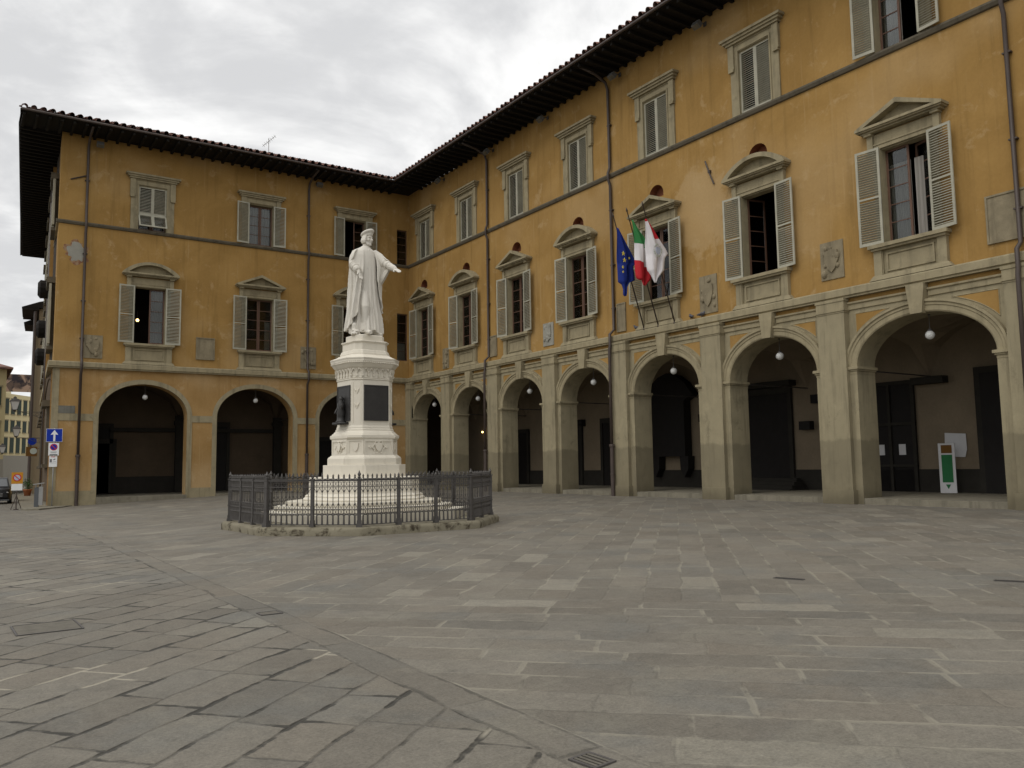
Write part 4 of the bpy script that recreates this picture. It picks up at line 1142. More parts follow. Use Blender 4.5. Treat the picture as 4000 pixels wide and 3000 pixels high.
    for i in range(mz+1):
        ro, ri = [], []
        for j in range(n+1):
            u = j/n; v = i/mz
            zt = 2.53; zb = hem(u); z = zt+(zb-zt)*v
            t0 = T0 + R(20)*max(0, min(1, (2.0-z)/1.0)); t1 = T1 - R(34)*max(0, min(1, (1.6-z)/1.0))
            t = t0+(t1-t0)*u
            wx = float(np.interp(z, [.1, .6, 1.2, 1.8, 2.1, 2.3, 2.42, 2.49, 2.53], [.525, .485, .45, .43, .425, .405, .36, .27, .15]))
            wy = float(np.interp(z, [.1, .6, 1.2, 1.8, 2.1, 2.3, 2.42, 2.49, 2.53], [.41, .38, .34, .31, .285, .26, .225, .18, .13]))
            kf = max(0, min(1, (2.25-z)/1.5))
            # cloth is thrown back round the right forearm and lies along the held-out left arm
            ts = t+.16*z
            def nz(fr, zz_, sd): return mnoise.noise(Vector((fr*math.cos(ts)+sd, fr*math.sin(ts), z*zz_)))
            f = 1.6*nz(2.3, .35, 3) + 1.1*(.22-abs(nz(3.8, .45, 7)))*2 + .45*nz(8, .6, 5) - .25
            s = 1+.25*kf*f
            x = -math.sin(t)*wx*s; y = -math.cos(t)*wy*s + .03
            # left side lifted outwards by the arm
            la = math.exp(-((math.degrees(t)-292)/30)**2); lz = float(np.interp(z, [1.0, 1.55, 1.95, 2.2, 2.4], [.0, .25, 1, .75, 0]))
            x += .17*la*lz; y -= .10*la*lz
            ra = math.exp(-((math.degrees(t)-70)/26)**2); rz_ = float(np.interp(z, [1.0, 1.5, 1.95, 2.2, 2.4], [.0, .12, .55, .6, 0]))
            x -= .05*ra*rz_
            # turned-over lips at the front edges low down
            lip = max(0, 1-u/.07)+max(0, (u-.93)/.07)
            x *= 1+.10*lip*kf; y -= .05*lip*kf
            nx, ny = -math.sin(t), -math.cos(t)
            ro.append((x+nx*th/2, y+ny*th/2, z)); ri.append((x-nx*th/2, y-ny*th/2, z))
        out.append(ro); inn.append(ri)
    C = MB()
    ringz = [a+b[::-1] for a, b in zip(out, inn)]
    C.loft(ringz)
    # sleeve-like fall of the cloak from the held-out arm
    for off in (0,):
        rows = []
        for i in range(13):
            q = i/12
            topp = Vector((.30, -.06, 2.50)).lerp(Vector((.55, -.40, 2.18)), q)
            low = Vector((.40, -.10, 1.42)).lerp(Vector((.57, -.42, 1.93)), q**1.6)
            col = []
            for k in range(9):
                p = topp.lerp(low, k/8); bulge = .05*math.sin(math.pi*k/8)+.02*math.sin(k*2.2+q*5)
                col.append(p+Vector((.75, .35, 0))*bulge)
            rows.append(col)
        a = [[tuple(p+Vector((.03, .015, 0))) for p in r_]+[tuple(p-Vector((.06, .03, 0))) for p in r_[::-1]] for r_ in rows]
        C.loft(a)
    # small fall over the right upper arm, open over the forearm
    rows = []
    for i in range(11):
        q = i/10
        rows.append([tuple(Vector((-.24, -.06+.10*q, 2.50)).lerp(Vector((-.46, -.14+.24*q, 2.18-.10*q)), k/7)+Vector((-.05, -.07+.13*q, .04))*math.sin(math.pi*k/7)) for k in range(8)])
    a = [[p for p in r_]+[(p[0]+.05, p[1]+.03, p[2]-.02) for p in r_[::-1]] for r_ in rows]
    C.loft(a)
    remeshed(C, 'cloak', 'marble_statue', .010, S, 0)
    # carved foliage prop beside the right foot
    F = MB(); rr = random.Random(9)
    F.lathe([(.11, .0), (.10, .1), (.08, .2), (.09, .3), (.05, .36)], -.38, -.12, 10)
    for i in range(14):
        a = rr.uniform(0, 6.28); e = rr.uniform(-.3, .5); c = Vector((-.40, -.20, .02+.10*rr.random()))
        d = Vector((math.cos(a), math.sin(a), e)).normalized()
        F.tube([c, c+d*.07+Vector((0, 0, .02)), c+d*.14-Vector((0, 0, .02))], [.02, .04, .01], 7)
    remeshed(F, 'carved_foliage', 'marble_statue', .012, S, 1)
build_statue()

# ------------------------------------------------------------------ kerb and railing
WL, WS = 1.019, 1.163
FH = 1.5*WL; FC = 2*WS/math.sqrt(2); FA = FH+FC
def build_railing():
    def octo(off):
        a = FA+off; h = FH+off*math.tan(R(22.5))
        return [(-h, -a), (h, -a), (a, -h), (a, h), (h, a), (-h, a), (-a, h), (-a, -h)]
    K = thing('stone_kerb', 'low worn octagonal stone kerb under the iron railing', 'kerb', (MCX, MCY, 0), R(.47))
    rr = random.Random(4)
    def edge_pts(off, step=.22, jit=.02):
        o = octo(off); out = []
        for p, q in zip(o, o[1:]+o[:1]):
            d = math.hypot(q[0]-p[0], q[1]-p[1]); n = max(1, int(d/step))
            for i in range(n): out.append((p[0]+(q[0]-p[0])*i/n + rr.uniform(-jit, jit), p[1]+(q[1]-p[1])*i/n + rr.uniform(-jit, jit)))
        return out
    base = edge_pts(.21, .3, .012); m = MB()
    r0 = [(x, y, -.1) for x, y in base]; r1 = [(x+rr.uniform(-.012, .012), y+rr.uniform(-.012, .012), .12) for x, y in base]
    sc = (FA+.19)/(FA+.21); r2_ = [(x*sc, y*sc, .175+rr.uniform(-.012, .006)) for x, y in base]
    sc = (FA+.14)/(FA+.21); r3 = [(x*sc, y*sc, .195+rr.uniform(-.006, .006)) for x, y in base]
    sc = (FA-.3)/(FA+.21); r4 = [(x*sc, y*sc, .20) for x, y in base]
    m.loft([r0, r1, r2_, r3, r4])
    o = m.build('kerb_stones', 'kerb', K, True); smoothangle(o.data, 50)

    F = thing('iron_railing', 'black iron railing with spear finials around the white marble pedestal', 'railing', (MCX, MCY, .2), R(.47))
    def panel(L):
        m = MB(); zs = [.05, .285, .405, .93, 1.07]
        for z, t in ((.05, .016), (.29, .014), (.41, .014), (.93, .014), (1.075, .020)):
            m.box(-L/2+.03, L/2-.03, -t, t, z-t*.7, z+t*.7)
        m.box(-L/2+.03, L/2-.03, -.032, .032, 1.09, 1.105)
        nb = 8; p = (L-.08)/(nb+.0)
        xs = [-L/2+.04+p*(i+.5) for i in range(nb)]
        for i, x in enumerate(xs):
            m.tube([(x, 0, .05), (x, 0, 1.07)], .009, 6)
            m.tube([(x, 0, .06), (x, 0, .13), (x, 0, .27)], [.026, .021, .017], 6)
            m.tube([(x, 0, .50), (x, 0, .525), (x, 0, .55)], [.012, .026, .012], 6)
            m.tube([(x, 0, .80), (x, 0, .825), (x, 0, .85)], [.012, .026, .012], 6)
            # spear finial
            m.tube([(x, 0, 1.105), (x, 0, 1.135), (x, 0, 1.15), (x, 0, 1.165), (x, 0, 1.185), (x, 0, 1.235)], [.011, .011, .030, .014, .024, .002], 6)
            if True:
                # cusped arches below and above, rings in the two friezes
                for z0, dz in ((.93, -1), (.41, 1)):
                    for s in (-1, 1):
                        m.tube([(x+s*p*.5, 0, z0+dz*.015), (x+s*p*.36, 0, z0+dz*.06), (x+s*p*.10, 0, z0+dz*.10)], .006, 4)
                for zc, r_ in ((.347, .033), (1.0, .034)):
                    for s in (-1, 1):
                        c = x+s*p*.25
                        ring = [(c+min(r_, p*.24)*math.cos(2*math.pi*k/8), 0, zc+r_*1.35*math.sin(2*math.pi*k/8)) for k in range(9)]
                        m.tube(ring, .0055, 4, False)
                # scalloped crest between the finials
                m.tube([(x+p*.5*math.cos(math.pi*k/6)+p*.5, 0, 1.145-.035*math.sin(math.pi*k/6)) for k in range(7)] if i < nb-1 else [(x, 0, 1.14), (x+p*.4, 0, 1.115)], .0075, 4)
                # shoulder arches between the balusters at the foot
                m.tube([(x+p*.5*math.cos(math.pi*k/6)+p*.5, 0, .235+.045*math.sin(math.pi*k/6)) for k in range(7)] if i < nb-1 else [(x, 0, .26), (x+p*.4, 0, .27)], .009, 4)
        return m.data('railing_panel', 'iron')
    def post(big):
        m = MB(); r_ = .046 if big else .036
        m.box(-r_*1.6, r_*1.6, -r_*1.6, r_*1.6, -.02, .07); m.box(-r_*1.25, r_*1.25, -r_*1.25, r_*1.25, .07, .15)
        m.box(-r_, r_, -r_, r_, .15, 1.09); m.box(-r_*1.25, r_*1.25, -r_*1.25, r_*1.25, .40, .43); m.box(-r_*1.25, r_*1.25, -r_*1.25, r_*1.25, .92, .94)
        m.box(-r_*1.35, r_*1.35, -r_*1.35, r_*1.35, 1.09, 1.125)
        h = .19 if big else .12
        m.lathe([(r_*.5, 1.125), (r_*1.1, 1.15), (r_*.5, 1.17), (r_*.95, 1.125+h*.5), (r_*.45, 1.125+h*.75), (.002, 1.125+h)], 0, 0, 8)
        return m.data('railing_post', 'iron')
    PL, PS, QB, QS = panel(WL), panel(WS), post(True), post(False)
    o = octo(0)
    for k, (p, q) in enumerate(zip(o, o[1:]+o[:1])):
        lng = (k % 2 == 0); n = 3 if lng else 2; a = math.atan2(q[1]-p[1], q[0]-p[0])
        for i in range(n):
            c = ((p[0]+(q[0]-p[0])*(i+.5)/n), (p[1]+(q[1]-p[1])*(i+.5)/n), 0)
            inst('railing_panel', PL if lng else PS, F, c, a)
            inst('railing_post', QB if i == 0 else QS, F, (p[0]+(q[0]-p[0])*i/n, p[1]+(q[1]-p[1])*i/n, 0), a if i else a-R(22.5))
build_railing()

# ------------------------------------------------------------------ flags in front of the right-hand facade
def flat_mat(name, col, rough=.8): MAT[name] = mat(name, lambda b, p, bs: speckle(b, p, col, .08, 4, 40), rough, .2)
for nm, c in (('flag_blue', (.012, .028, .19)), ('flag_green', (.05, .24, .075)), ('flag_white', (.74, .71, .72)), ('flag_red', (.50, .025, .035)), ('star_yellow', (.75, .60, .08)),
              ('crest_grey', (.46, .50, .44)), ('crest_blue', (.40, .44, .54)), ('sign_blue', (.01, .035, .32)), ('sign_white', (.75, .76, .76)), ('sign_red', (.50, .03, .04)), ('sign_orange', (.50, .23, .025)),
              ('print_grey', (.16, .16, .17)), ('cream_wall', (.62, .53, .31)), ('yellow_wall', (.46, .39, .22)), ('brown_wall', (.24, .19, .12)), ('grey_wall', (.27, .25, .21)), ('dark_shutter', (.045, .06, .05)),
              ('green_shutter', (.03, .09, .05)), ('totem_green', (.03, .16, .06)), ('plastic_grey', (.10, .105, .11)), ('terracotta_pot', (.30, .11, .05)), ('leaf', (.045, .09, .03)), ('paper', (.62, .62, .63)), ('brown_sign', (.16, .08, .02)),
              ('rubber', (.02, .02, .02)), ('pigeon_grey', (.10, .10, .115))): flat_mat(nm, c)
MAT['car_paint'] = mat('black_car_paint', (.008, .008, .009), .3, .3)
MAT['chrome'] = mat('chrome', (.5, .5, .5), .2, .5, 1.0)

def flag(u, rows, label, cloth, nm):
    F = thing('flag', label, 'flag', (0, 0, 0), 0, 'flags on leaning poles')
    a, b = Vector((-.20, -u, 7.86)), Vector((-2.0, -u, 13.2))
    F.location = a
    m = MB(); d = (b-a)
    m.tube([Vector((0, 0, 0)), d*.96, d*.965, d*.98, d], [.032, .024, .045, .035, .005], 8)
    m.box(-.05, .20, -.04, .04, -.05, .03)
    m.build('pole', 'pipe', F, True)
    # cloth: rows of (left out, left z, right out, right z), folded across
    n = 14; rr = []
    for i, (lo, lz, ro, rz_) in enumerate(rows):
        w_ = lo-ro; row = []
        for j in range(n+1):
            t = j/n; amp = min(.14, .16*w_+.01)
            off = amp*math.sin(t*2*math.pi*(1.6)+i*.22)+.4*amp*math.sin(t*2*math.pi*3.1+1+i*.15)
            row.append(Vector((-(lo+(ro-lo)*t), -u-.15+off, lz+(rz_-lz)*t))-a)
        rr.append(row)
    # refine rows
    fine = []
    for p, q in zip(rr[:-1], rr[1:]):
        for k in range(4): fine.append([x.lerp(y, k/4) for x, y in zip(p, q)])
    fine.append(rr[-1])
    me = bpy.data.meshes.new('cloth'); N = n+1
    me.from_pydata([tuple(v) for r in fine for v in r], [], [(i*N+j, i*N+j+1, (i+1)*N+j+1, (i+1)*N+j) for i in range(len(fine)-1) for j in range(n)])
    names = []
    for i in range(len(fine)-1):
        for j in range(n): names.append(cloth((i+.5)/4, (j+.5)/n))
    uniq = list(dict.fromkeys(names))
    for x in uniq: me.materials.append(MAT[x])
    for p, x in zip(me.polygons, names): p.material_index = uniq.index(x); p.use_smooth = True
    c = inst('cloth', me, F); so = c.modifiers.new('t', 'SOLIDIFY'); so.thickness = .012
    return F, c, a
EU = [(1.88, 12.45, 1.79, 12.46), (1.85, 12.11, 1.58, 12.14), (1.84, 11.69, 1.35, 11.76), (1.82, 11.31, 1.11, 11.39), (1.8, 10.94, .91, 11.05), (1.77, 10.79, .8, 10.91), (1.76, 10.6, 1.01, 10.71), (1.74, 10.3, .96, 10.39), (1.73, 9.94, .92, 10.07), (1.61, 9.82, 1.24, 9.92), (1.55, 9.6, 1.35, 9.7), (1.57, 9.33, 1.38, 9.39), (1.5, 9.27, 1.42, 9.28)]
IT = [(1.79, 12.6, 1.73, 12.59), (1.74, 12.35, 1.56, 12.38), (1.68, 12.06, 1.35, 12.11), (1.62, 11.8, 1.11, 11.88), (1.56, 11.59, .88, 11.42), (1.55, 11.29, .83, 11.16), (1.55, 11.03, .82, 10.82), (1.55, 10.8, .83, 10.48), (1.54, 10.39, .77, 10.34), (1.51, 10.02, .75, 10.11), (1.46, 9.92, .8, 9.92), (1.26, 9.87, .94, 9.79), (1.2, 9.63, 1.1, 9.62)]
CT = [(1.97, 12.34, 1.89, 12.35), (1.95, 12.13, 1.7, 12.16), (1.91, 11.8, 1.47, 11.87), (1.89, 11.51, 1.29, 11.6), (1.89, 11.22, 1.08, 11.33), (1.86, 11.01, .89, 11.12), (1.83, 10.76, .75, 10.92), (1.82, 10.5, .93, 10.68), (1.8, 10.25, .97, 10.43), (1.77, 10.06, .98, 10.13), (1.65, 9.87, 1.16, 9.93), (1.57, 9.66, 1.34, 9.74), (1.51, 9.52, 1.43, 9.53)]
F1, c1, a1 = flag(24.8, EU, 'dark blue flag with yellow stars on a leaning pole beside the downpipe', lambda i, t: 'flag_blue', 'eu')
for o_, z_, s_ in ((1.66, 11.23, .115), (1.60, 10.92, .115), (1.71, 10.58, .075), (1.70, 10.36, .06), (1.30, 11.05, .06)):
    m = MB(); pts = []
    for k in range(10):
        r_ = s_ if k % 2 == 0 else s_*.4; t = math.pi/2+math.pi*k/5; pts.append((r_*math.cos(t), r_*math.sin(t)))
    # face the square: broad side turned towards -y
    c0 = Vector((-o_, -24.8-.31, z_))-a1
    m.loft([[tuple(c0+Vector((x, dy, y))) for x, y in pts] for dy in (-.012, .012)]); m.build('star', 'star_yellow', c1)
flag(25.75, IT, 'green white and red flag hanging between the blue flag and the white flag', lambda i, t: 'flag_green' if i < 4+.2*t else ('flag_white' if i < 7+ .25*t else 'flag_red'), 'it')
F3, c3, a3 = flag(26.8, CT, 'white flag with a red edge and a pale crest nearest the bright window', lambda i, t: 'flag_red' if (t > .80 and i < 3.2 or i < .6) else 'flag_white', 'ct')
m = MB(); cc = Vector((-1.42, -27.12, 10.95))-a3
for k in range(22):
    t = 2*math.pi*k/22; q = cc+Vector((.21*math.cos(t), -.02*math.cos(3*t), .27*math.sin(t)))
    if k % 6 != 4: m.sphere(q, .038+.012*math.sin(k*2.1), 6, 5, (1.3, .3, .9))
m.build('wreath', 'crest_grey', c3)
m = MB(); m.loft([[tuple(cc+Vector((x, dy, z))) for x, z in ((-.12, .14), (.12, .14), (.13, -.02), (.07, -.14), (0, -.20), (-.07, -.14), (-.13, -.02))] for dy in (-.03, -.01)]); m.build('crest', 'crest_blue', c3)

# ------------------------------------------------------------------ globe lamps under the arches
def globe_lamp():
    T = thing('globe_lamp', '', 'lamp', (0, 0, 0))
    m = MB(); m.sphere((0, 0, 0), .155, 20, 12); m.build('globe', 'white_glass', T, True)
    m = MB(); m.lathe([(.075, .13), (.08, .16), (.05, .21), (.015, .235)], 0, 0, 12); m.build('fitting', 'iron', T, True)
    m = MB(); m.tube([(0, 0, .23), (0, 0, .70)], .012, 6); m.lathe([(.05, .68), (.05, .70), (.012, .72)], 0, 0, 10); m.build('rod', 'iron', T)
    return T
ordw = ['first', 'second', 'third', 'fourth', 'fifth', 'sixth', 'seventh']
g0 = globe_lamp(); k = 0
for i, (c, a) in enumerate(B_ARCH[:7]):
    g = g0 if k == 0 else copy_tree(g0); k += 1
    g.location = (.5, -c, 5.78); g['group'] = 'globe lamps under the arches'
    g['label'] = ['white globe lamp in the grey arch nearest the inner corner', 'white globe lamp in the second grey arch from the inner corner', 'white globe lamp in the third grey arch from the inner corner', 'white globe lamp in the grey arch left of the flagside downpipe',
                  'white globe lamp in the grey arch below the flags', 'white globe lamp in the grey arch above the stepped portal', 'largest white globe lamp, in the wide grey arch at far right'][i]
for i, (c, a) in enumerate(A_ARCH):
    g = copy_tree(g0); g.location = (c+.1, .5, 5.95); g['group'] = 'globe lamps under the arches'
    g['label'] = ['globe lamp in the ochre arch nearest the lane', 'globe lamp in the ochre arch left of the monument', 'globe lamp in the ochre arch hidden behind the monument'][i]

# ------------------------------------------------------------------ floodlights under the eaves
def floodlight():
    T = thing('floodlight', '', 'floodlight', (0, 0, 0))
    m = MB(); m.tube([(0, 0, .12), (0, -.25, .12), (0, -.42, .02)], .025, 6); m.box(-.09, .09, -.03, 0, .02, .22); m.build('arm', 'iron', T)
    X = Matrix.Translation((0, -.52, -.06)) @ Matrix.Rotation(R(-35), 4, 'X')
    m = MB(); m.box(-.19, .19, -.13, .13, -.14, .12, X); m.build('housing', 'floodlight_metal', T)
    m = MB(); m.box(-.16, .16, -.10, .10, -.155, -.141, X); m.build('lens', 'trim_dark', T)
    return T
f0 = floodlight(); k = 0
for wing, u, lb in ((WA, -20.54, 'small grey floodlight under the eaves beside the downpipe nearest the lane'), (WA, -7.0, 'small grey floodlight under the eaves beside the downpipe behind the monument'),
                    (WB, 5.4, 'small grey floodlight under the eaves above the first two upper windows of the right wing'), (WB, 11.6, 'small grey floodlight under the eaves by the right wing downpipe nearest the corner'),
                    (WB, 17.3, 'small grey floodlight under the eaves midway between the two right wing downpipes'), (WB, 23.4, 'small grey floodlight under the eaves above the flags and downpipe'),
                    (WB, 29.1, 'small grey floodlight under the eaves left of the sixth upper window, nearest the top edge')):
    f = f0 if k == 0 else copy_tree(f0); k += 1
    f.location = Matrix.Rotation(wing, 3, 'Z') @ Vector((u, -.02, 20.85)); f.rotation_euler = (0, 0, wing); f['label'] = lb; f['group'] = 'floodlights under the eaves'

# ------------------------------------------------------------------ pigeons, aerial
def pigeon():
    m = MB()
    m.tube([(-.17, 0, .085), (-.08, 0, .10), (0, 0, .115), (.07, 0, .135), (.105, 0, .175), (.115, 0, .205), (.135, 0, .215)], [.008, .045, .062, .058, .036, .032, .012], 10)
    m.tube([(.14, 0, .213), (.165, 0, .205)], [.010, .002], 5)
    for s in (-1, 1): m.tube([(.01, s*.02, .0), (.01, s*.02, .07)], .006, 5); m.tube([(-.02, s*.02, .004), (.04, s*.02, .004)], .006, 5)
    for s in (-1, 1): m.tube([(-.15, s*.03, .09), (-.05, s*.055, .115), (.04, s*.05, .13)], [.008, .03, .02], 6)
    return m.data('pigeon', 'pigeon_grey', True)
pd = pigeon()
for u, a, lb in ((27.75, 60, 'grey pigeon on the ledge right of the flag poles, left of its neighbour'), (28.35, -40, 'grey pigeon on the ledge just below the carved shield plaque'), (24.25, 120, 'pale pigeon on the ledge left of the flag poles')):
    o = inst('pigeon', pd, None, (-.14, -u, ZL1+.018), R(a)); o.scale = (1.25,)*3; tag(o, lb, 'pigeon', 'pigeons on the ledge')
T = thing('tv_aerial', 'thin metal television aerial on the tiled roof of the left wing', 'aerial', (-10.0, 1.2, 22.3))
m = MB(); m.tube([(0, 0, 0), (0, 0, 1.75)], .022, 6); m.build('mast', 'grey_metal', T)
m = MB(); m.tube([(-.35, 0, 1.15), (.42, 0, 1.95)], .016, 5)
for i in range(7): q = i/6; m.tube([(-.35+.77*q, -.25+.08*q, 1.15+.8*q), (-.35+.77*q, .25-.08*q, 1.15+.8*q)], .012, 4); m.tube([(-.35+.77*q-.08, 0, 1.15+.8*q+.09), (-.35+.77*q+.08, 0, 1.15+.8*q-.09)], .012, 4)
m.build('antenna', 'grey_metal', T)

# ------------------------------------------------------------------ signs and small things at the lane corner
zc = gz(-22.4, -.4)
m = MB(); m.loft([[(-23.75, -3.1, z), (-23.2, -3.4, z), (-21.9, -1.5, z), (-21.3, -.005, z), (-22.5, -.005, z), (-20.6, 32, z-.1), (-22.3, 32, z-.1), (-23.9, -2.4, z)] for z in (zc-.3, zc+.09)])
structure(m.build('lane_pavement', 'step'))

def sign_face(parent, name, mt, x0, x1, z0, z1, y=-.05):
    return MB().box(x0, x1, y-.012, y, z0, z1).build(name, mt, parent)
def disc(parent, name, mt, cx, cz, r_, y):
    return MB().prism([(cx+r_*math.cos(2*math.pi*k/28), cz+r_*math.sin(2*math.pi*k/28)) for k in range(28)], y-.004, y).build(name, mt, parent)
def bar(parent, name, mt, cx, cz, L, wd, ang, y):
    ca, sa = math.cos(ang), math.sin(ang)
    q = [(cx+ca*x-sa*z, cz+sa*x+ca*z) for x, z in ((-L/2, -wd/2), (L/2, -wd/2), (L/2, wd/2), (-L/2, wd/2))]
    return MB().prism(q, y-.004, y).build(name, mt, parent)
S = thing('traffic_sign_post', 'grey post with blue one-way arrow sign and two white parking notices at the lane corner', 'traffic sign', (-22.33, -.32, zc+.09), R(-6))
h0 = -(zc+.09)
m = MB(); m.tube([(0, 0, 0), (0, 0, 4.0+h0)], .032, 10); m.build('post', 'grey_metal', S, True)
s1 = sign_face(S, 'one_way_sign', 'sign_white', -.40, .40, 3.22+h0, 3.96+h0)
MB().box(-.385, .385, -.066, -.063, 3.235+h0, 3.945+h0).build('blue_field', 'sign_blue', s1)
m = MB(); z_ = 3.26+h0; m.prism([(-.05, z_), (.05, z_), (.05, z_+.38), (.19, z_+.36), (0, z_+.63), (-.19, z_+.36), (-.05, z_+.38)], -.070, -.0665); m.build('arrow', 'sign_white', s1)
s2 = sign_face(S, 'no_parking_sign', 'sign_white', -.27, .25, 2.46+h0, 3.16+h0)
disc(s2, 'red_ring', 'sign_red', -.01, 2.93+h0, .19, -.0625); disc(s2, 'blue_disc', 'sign_blue', -.01, 2.93+h0, .145, -.067); bar(s2, 'slash', 'sign_red', -.01, 2.93+h0, .29, .045, R(-45), -.0715)
for i, (L, z_) in enumerate(((.34, 2.66), (.28, 2.61))): bar(s2, 'printed_line', 'print_grey', -.01, z_+h0, L, .018, 0, -.0625)
MB().box(-.20, .18, -.0665, -.0625, 2.475+h0, 2.535+h0).build('black_strip', 'print_grey', s2)
s3 = sign_face(S, 'parking_notice', 'sign_white', -.22, .18, 1.83+h0, 2.42+h0)
bar(s3, 'red_heading', 'sign_red', -.02, 2.385+h0, .2, .03, 0, -.0625)
MB().box(-.185, -.075, -.0665, -.0625, 2.08+h0, 2.26+h0).build('pictogram', 'print_grey', s3)
bar(s3, 'pictogram', 'print_grey', .04, 2.24+h0, .12, .05, R(25), -.0625); bar(s3, 'printed_line', 'print_grey', 0, 2.04+h0, .3, .012, 0, -.0625); bar(s3, 'printed_line', 'print_grey', .06, 2.13+h0, .16, .012, 0, -.0625)

# ticket column / litter bin
zb = gz(-23.0, -.2)
W_ = thing('litter_bin', 'dark litter bin with a flat lid and a pale metal side, by the lane corner', 'litter bin', (-23.0, -.35, zb+.09), R(-10))
m = MB(); m.prismz([(-.19, -.16), (.02, -.18), (.02, .16), (-.19, .16)], 0, 1.08); m.build('bin_body', 'plastic_grey', W_)
m = MB(); m.prismz([(.021, -.17), (.22, -.13), (.22, .14), (.021, .16)], 0.1, 1.12); m.build('side_plate', 'grey_metal', W_)
m = MB(); m.loft([[(-.26, -.22, 1.22), (.28, -.20, 1.30), (.28, .2, 1.30), (-.26, .2, 1.22)], [(-.26, -.22, 1.27), (.28, -.20, 1.35), (.28, .2, 1.35), (-.26, .2, 1.27)]]); m.box(-.15, -.1, -.1, .1, 1.08, 1.25); m.box(.12, .17, -.1, .1, 1.12, 1.3)
m.build('lid', 'grey_metal', W_)
# temporary no-parking sign on a weighted foot
zt = gz(-24.05, -.44)
W_ = thing('temporary_sign', 'orange temporary no-parking board with a white plate on a short stand in the lane', 'temporary sign', (-24.05, -.44, zt), R(-4))
m = MB(); m.tube([(0, .02, 0), (0, .02, 1.5)], .03, 8); m.box(-.12, .12, -.10, .14, 0, .06); m.tube([(-.25, .25, .02), (0, .02, .8)], .02, 6); m.tube([(.25, .25, .02), (0, .02, .8)], .02, 6); m.build('stand', 'pipe', W_)
b_ = MB().box(-.27, .27, -.04, -.02, 1.42, 2.04).build('board', 'sign_orange', W_)
disc(b_, 'red_ring', 'sign_red', 0, 1.75, .20, -.042); disc(b_, 'blue_disc', 'crest_blue', 0, 1.75, .15, -.047); bar(b_, 'slash', 'sign_red', 0, 1.75, .3, .045, R(-45), -.052)
MB().box(-.26, .26, -.042, -.018, 1.06, 1.41).build('white_plate', 'sign_white', W_)

# wall lanterns along the lane
def lantern():
    T = thing('street_lantern', '', 'street lantern', (0, 0, 0))
    # x = 0 at the wall, lantern hangs over -x
    m = MB(); m.tube([(0, 0, 0), (-1.9, 0, .0)], .022, 6); m.tube([(0, 0, -.45), (-.5, 0, -.36), (-1.0, 0, -.12), (-1.5, 0, -.03)], .018, 6)
    for c, r_ in (((-.28, -.2), .13), ((-.62, -.15), .09)): m.tube([(c[0]+r_*math.cos(t*.5), 0, c[1]+r_*math.sin(t*.5)) for t in range(13)], .014, 5)
    m.box(-.03, .02, -.06, .06, -.55, .1); m.build('bracket', 'iron', T)
    m = MB(); P_ = lambda s, z: [(-1.9-s, -s, z), (-1.9+s, -s, z), (-1.9+s, s, z), (-1.9-s, s, z)]
    m.loft([P_(.13, .14), P_(.25, .66)]); m.build('glass_body', 'white_glass', T)
    m = MB()
    for sx in (-1, 1):
        for sy in (-1, 1): m.tube([(-1.9+sx*.13, sy*.13, .14), (-1.9+sx*.252, sy*.252, .67)], .014, 5)
    m.loft([P_(.30, .665), P_(.30, .69), P_(.17, .84), P_(.09, .86), P_(.09, .93), P_(.02, 1.0)]); m.loft([P_(.04, 0), P_(.06, .06), P_(.14, .10), P_(.14, .139)])
    m.build('lantern_frame', 'iron', T)
    return T
l0 = lantern()
for i, (loc, rz_, lb) in enumerate((((-21.93, 9, 5.45), 0, 'nearest wall lantern on a long scrolled bracket over the lane'), ((-21.2, 20, 4.15), 0, 'farther wall lantern on a bracket below the nearest one over the lane'), ((-25.2, 36, 3.2), math.pi, 'small distant wall lantern on the yellow house across the lane'))):
    l = l0 if i == 0 else copy_tree(l0); l.location = loc; l.rotation_euler = (0, 0, rz_); l['label'] = lb; l['group'] = 'lanterns along the lane'

# distant houses of the lane
def house(name, label, cat, origin, ang, L, H, D, wall, cols, floors, base_h, shut='dark_shutter', roof=True, ww=.42, group='houses along the lane', basemat='grey_wall'):
    T = thing(name, label, cat, origin, ang, group)
    m = MB(); m.box(0, L, 0, D, -1.5, H); m.build('wall', wall, T)
    if base_h: MB().box(-.02, L+.02, -.04, -.002, -1.5, base_h).build('ground_floor', basemat, T)
    for f, (z0, h) in enumerate(floors):
        for c in cols:
            wf = MB(); wf.box(c-ww-.08, c+ww+.08, -.08, -.003, z0+h, z0+h+.14); wf.box(c-ww-.06, c+ww+.06, -.10, -.003, z0-.1, z0)
            wo = wf.build('window', 'trim', T)
            MB().box(c-ww, c+ww, -.05, -.002, z0, z0+h).build('shutter_pair', shut, wo)
    if roof:
        m = MB(); m.loft([[(-.5, -.7, H), (L+.5, -.7, H), (L+.5, D, H), (-.5, D, H)], [(-.5, -.7, H+.15), (L+.5, -.7, H+.15), (L+.5, D, H+.15), (-.5, D, H+.15)], [(1, D*.4, H+1.6), (L-1, D*.4, H+1.6), (L-1, D*.6, H+1.6), (1, D*.6, H+1.6)]]); m.build('roof', 'terracotta', T)
    return T
house('cream_house', 'pale cream house with rows of dark shutters closing the view down the lane', 'house', (-21.75, 75, 0), math.atan2(5, 3.3), 8.5, 12.0, 9, 'cream_wall', [.7, 2.1, 3.5, 4.9, 6.3], [(9.3, 2.0), (6.9, 1.5), (4.1, 2.0)], 3.75, roof=False)
house('yellow_house', 'yellow house on the left side of the lane beside the cream house', 'house', (-23.02-14, 40+.5, 0), R(0), 14, 11.5, 20, 'yellow_wall', [1.5, 4, 6.5, 9, 11.5, 13.2], [(8, 1.8), (4.6, 1.8)], 2.8, roof=True)
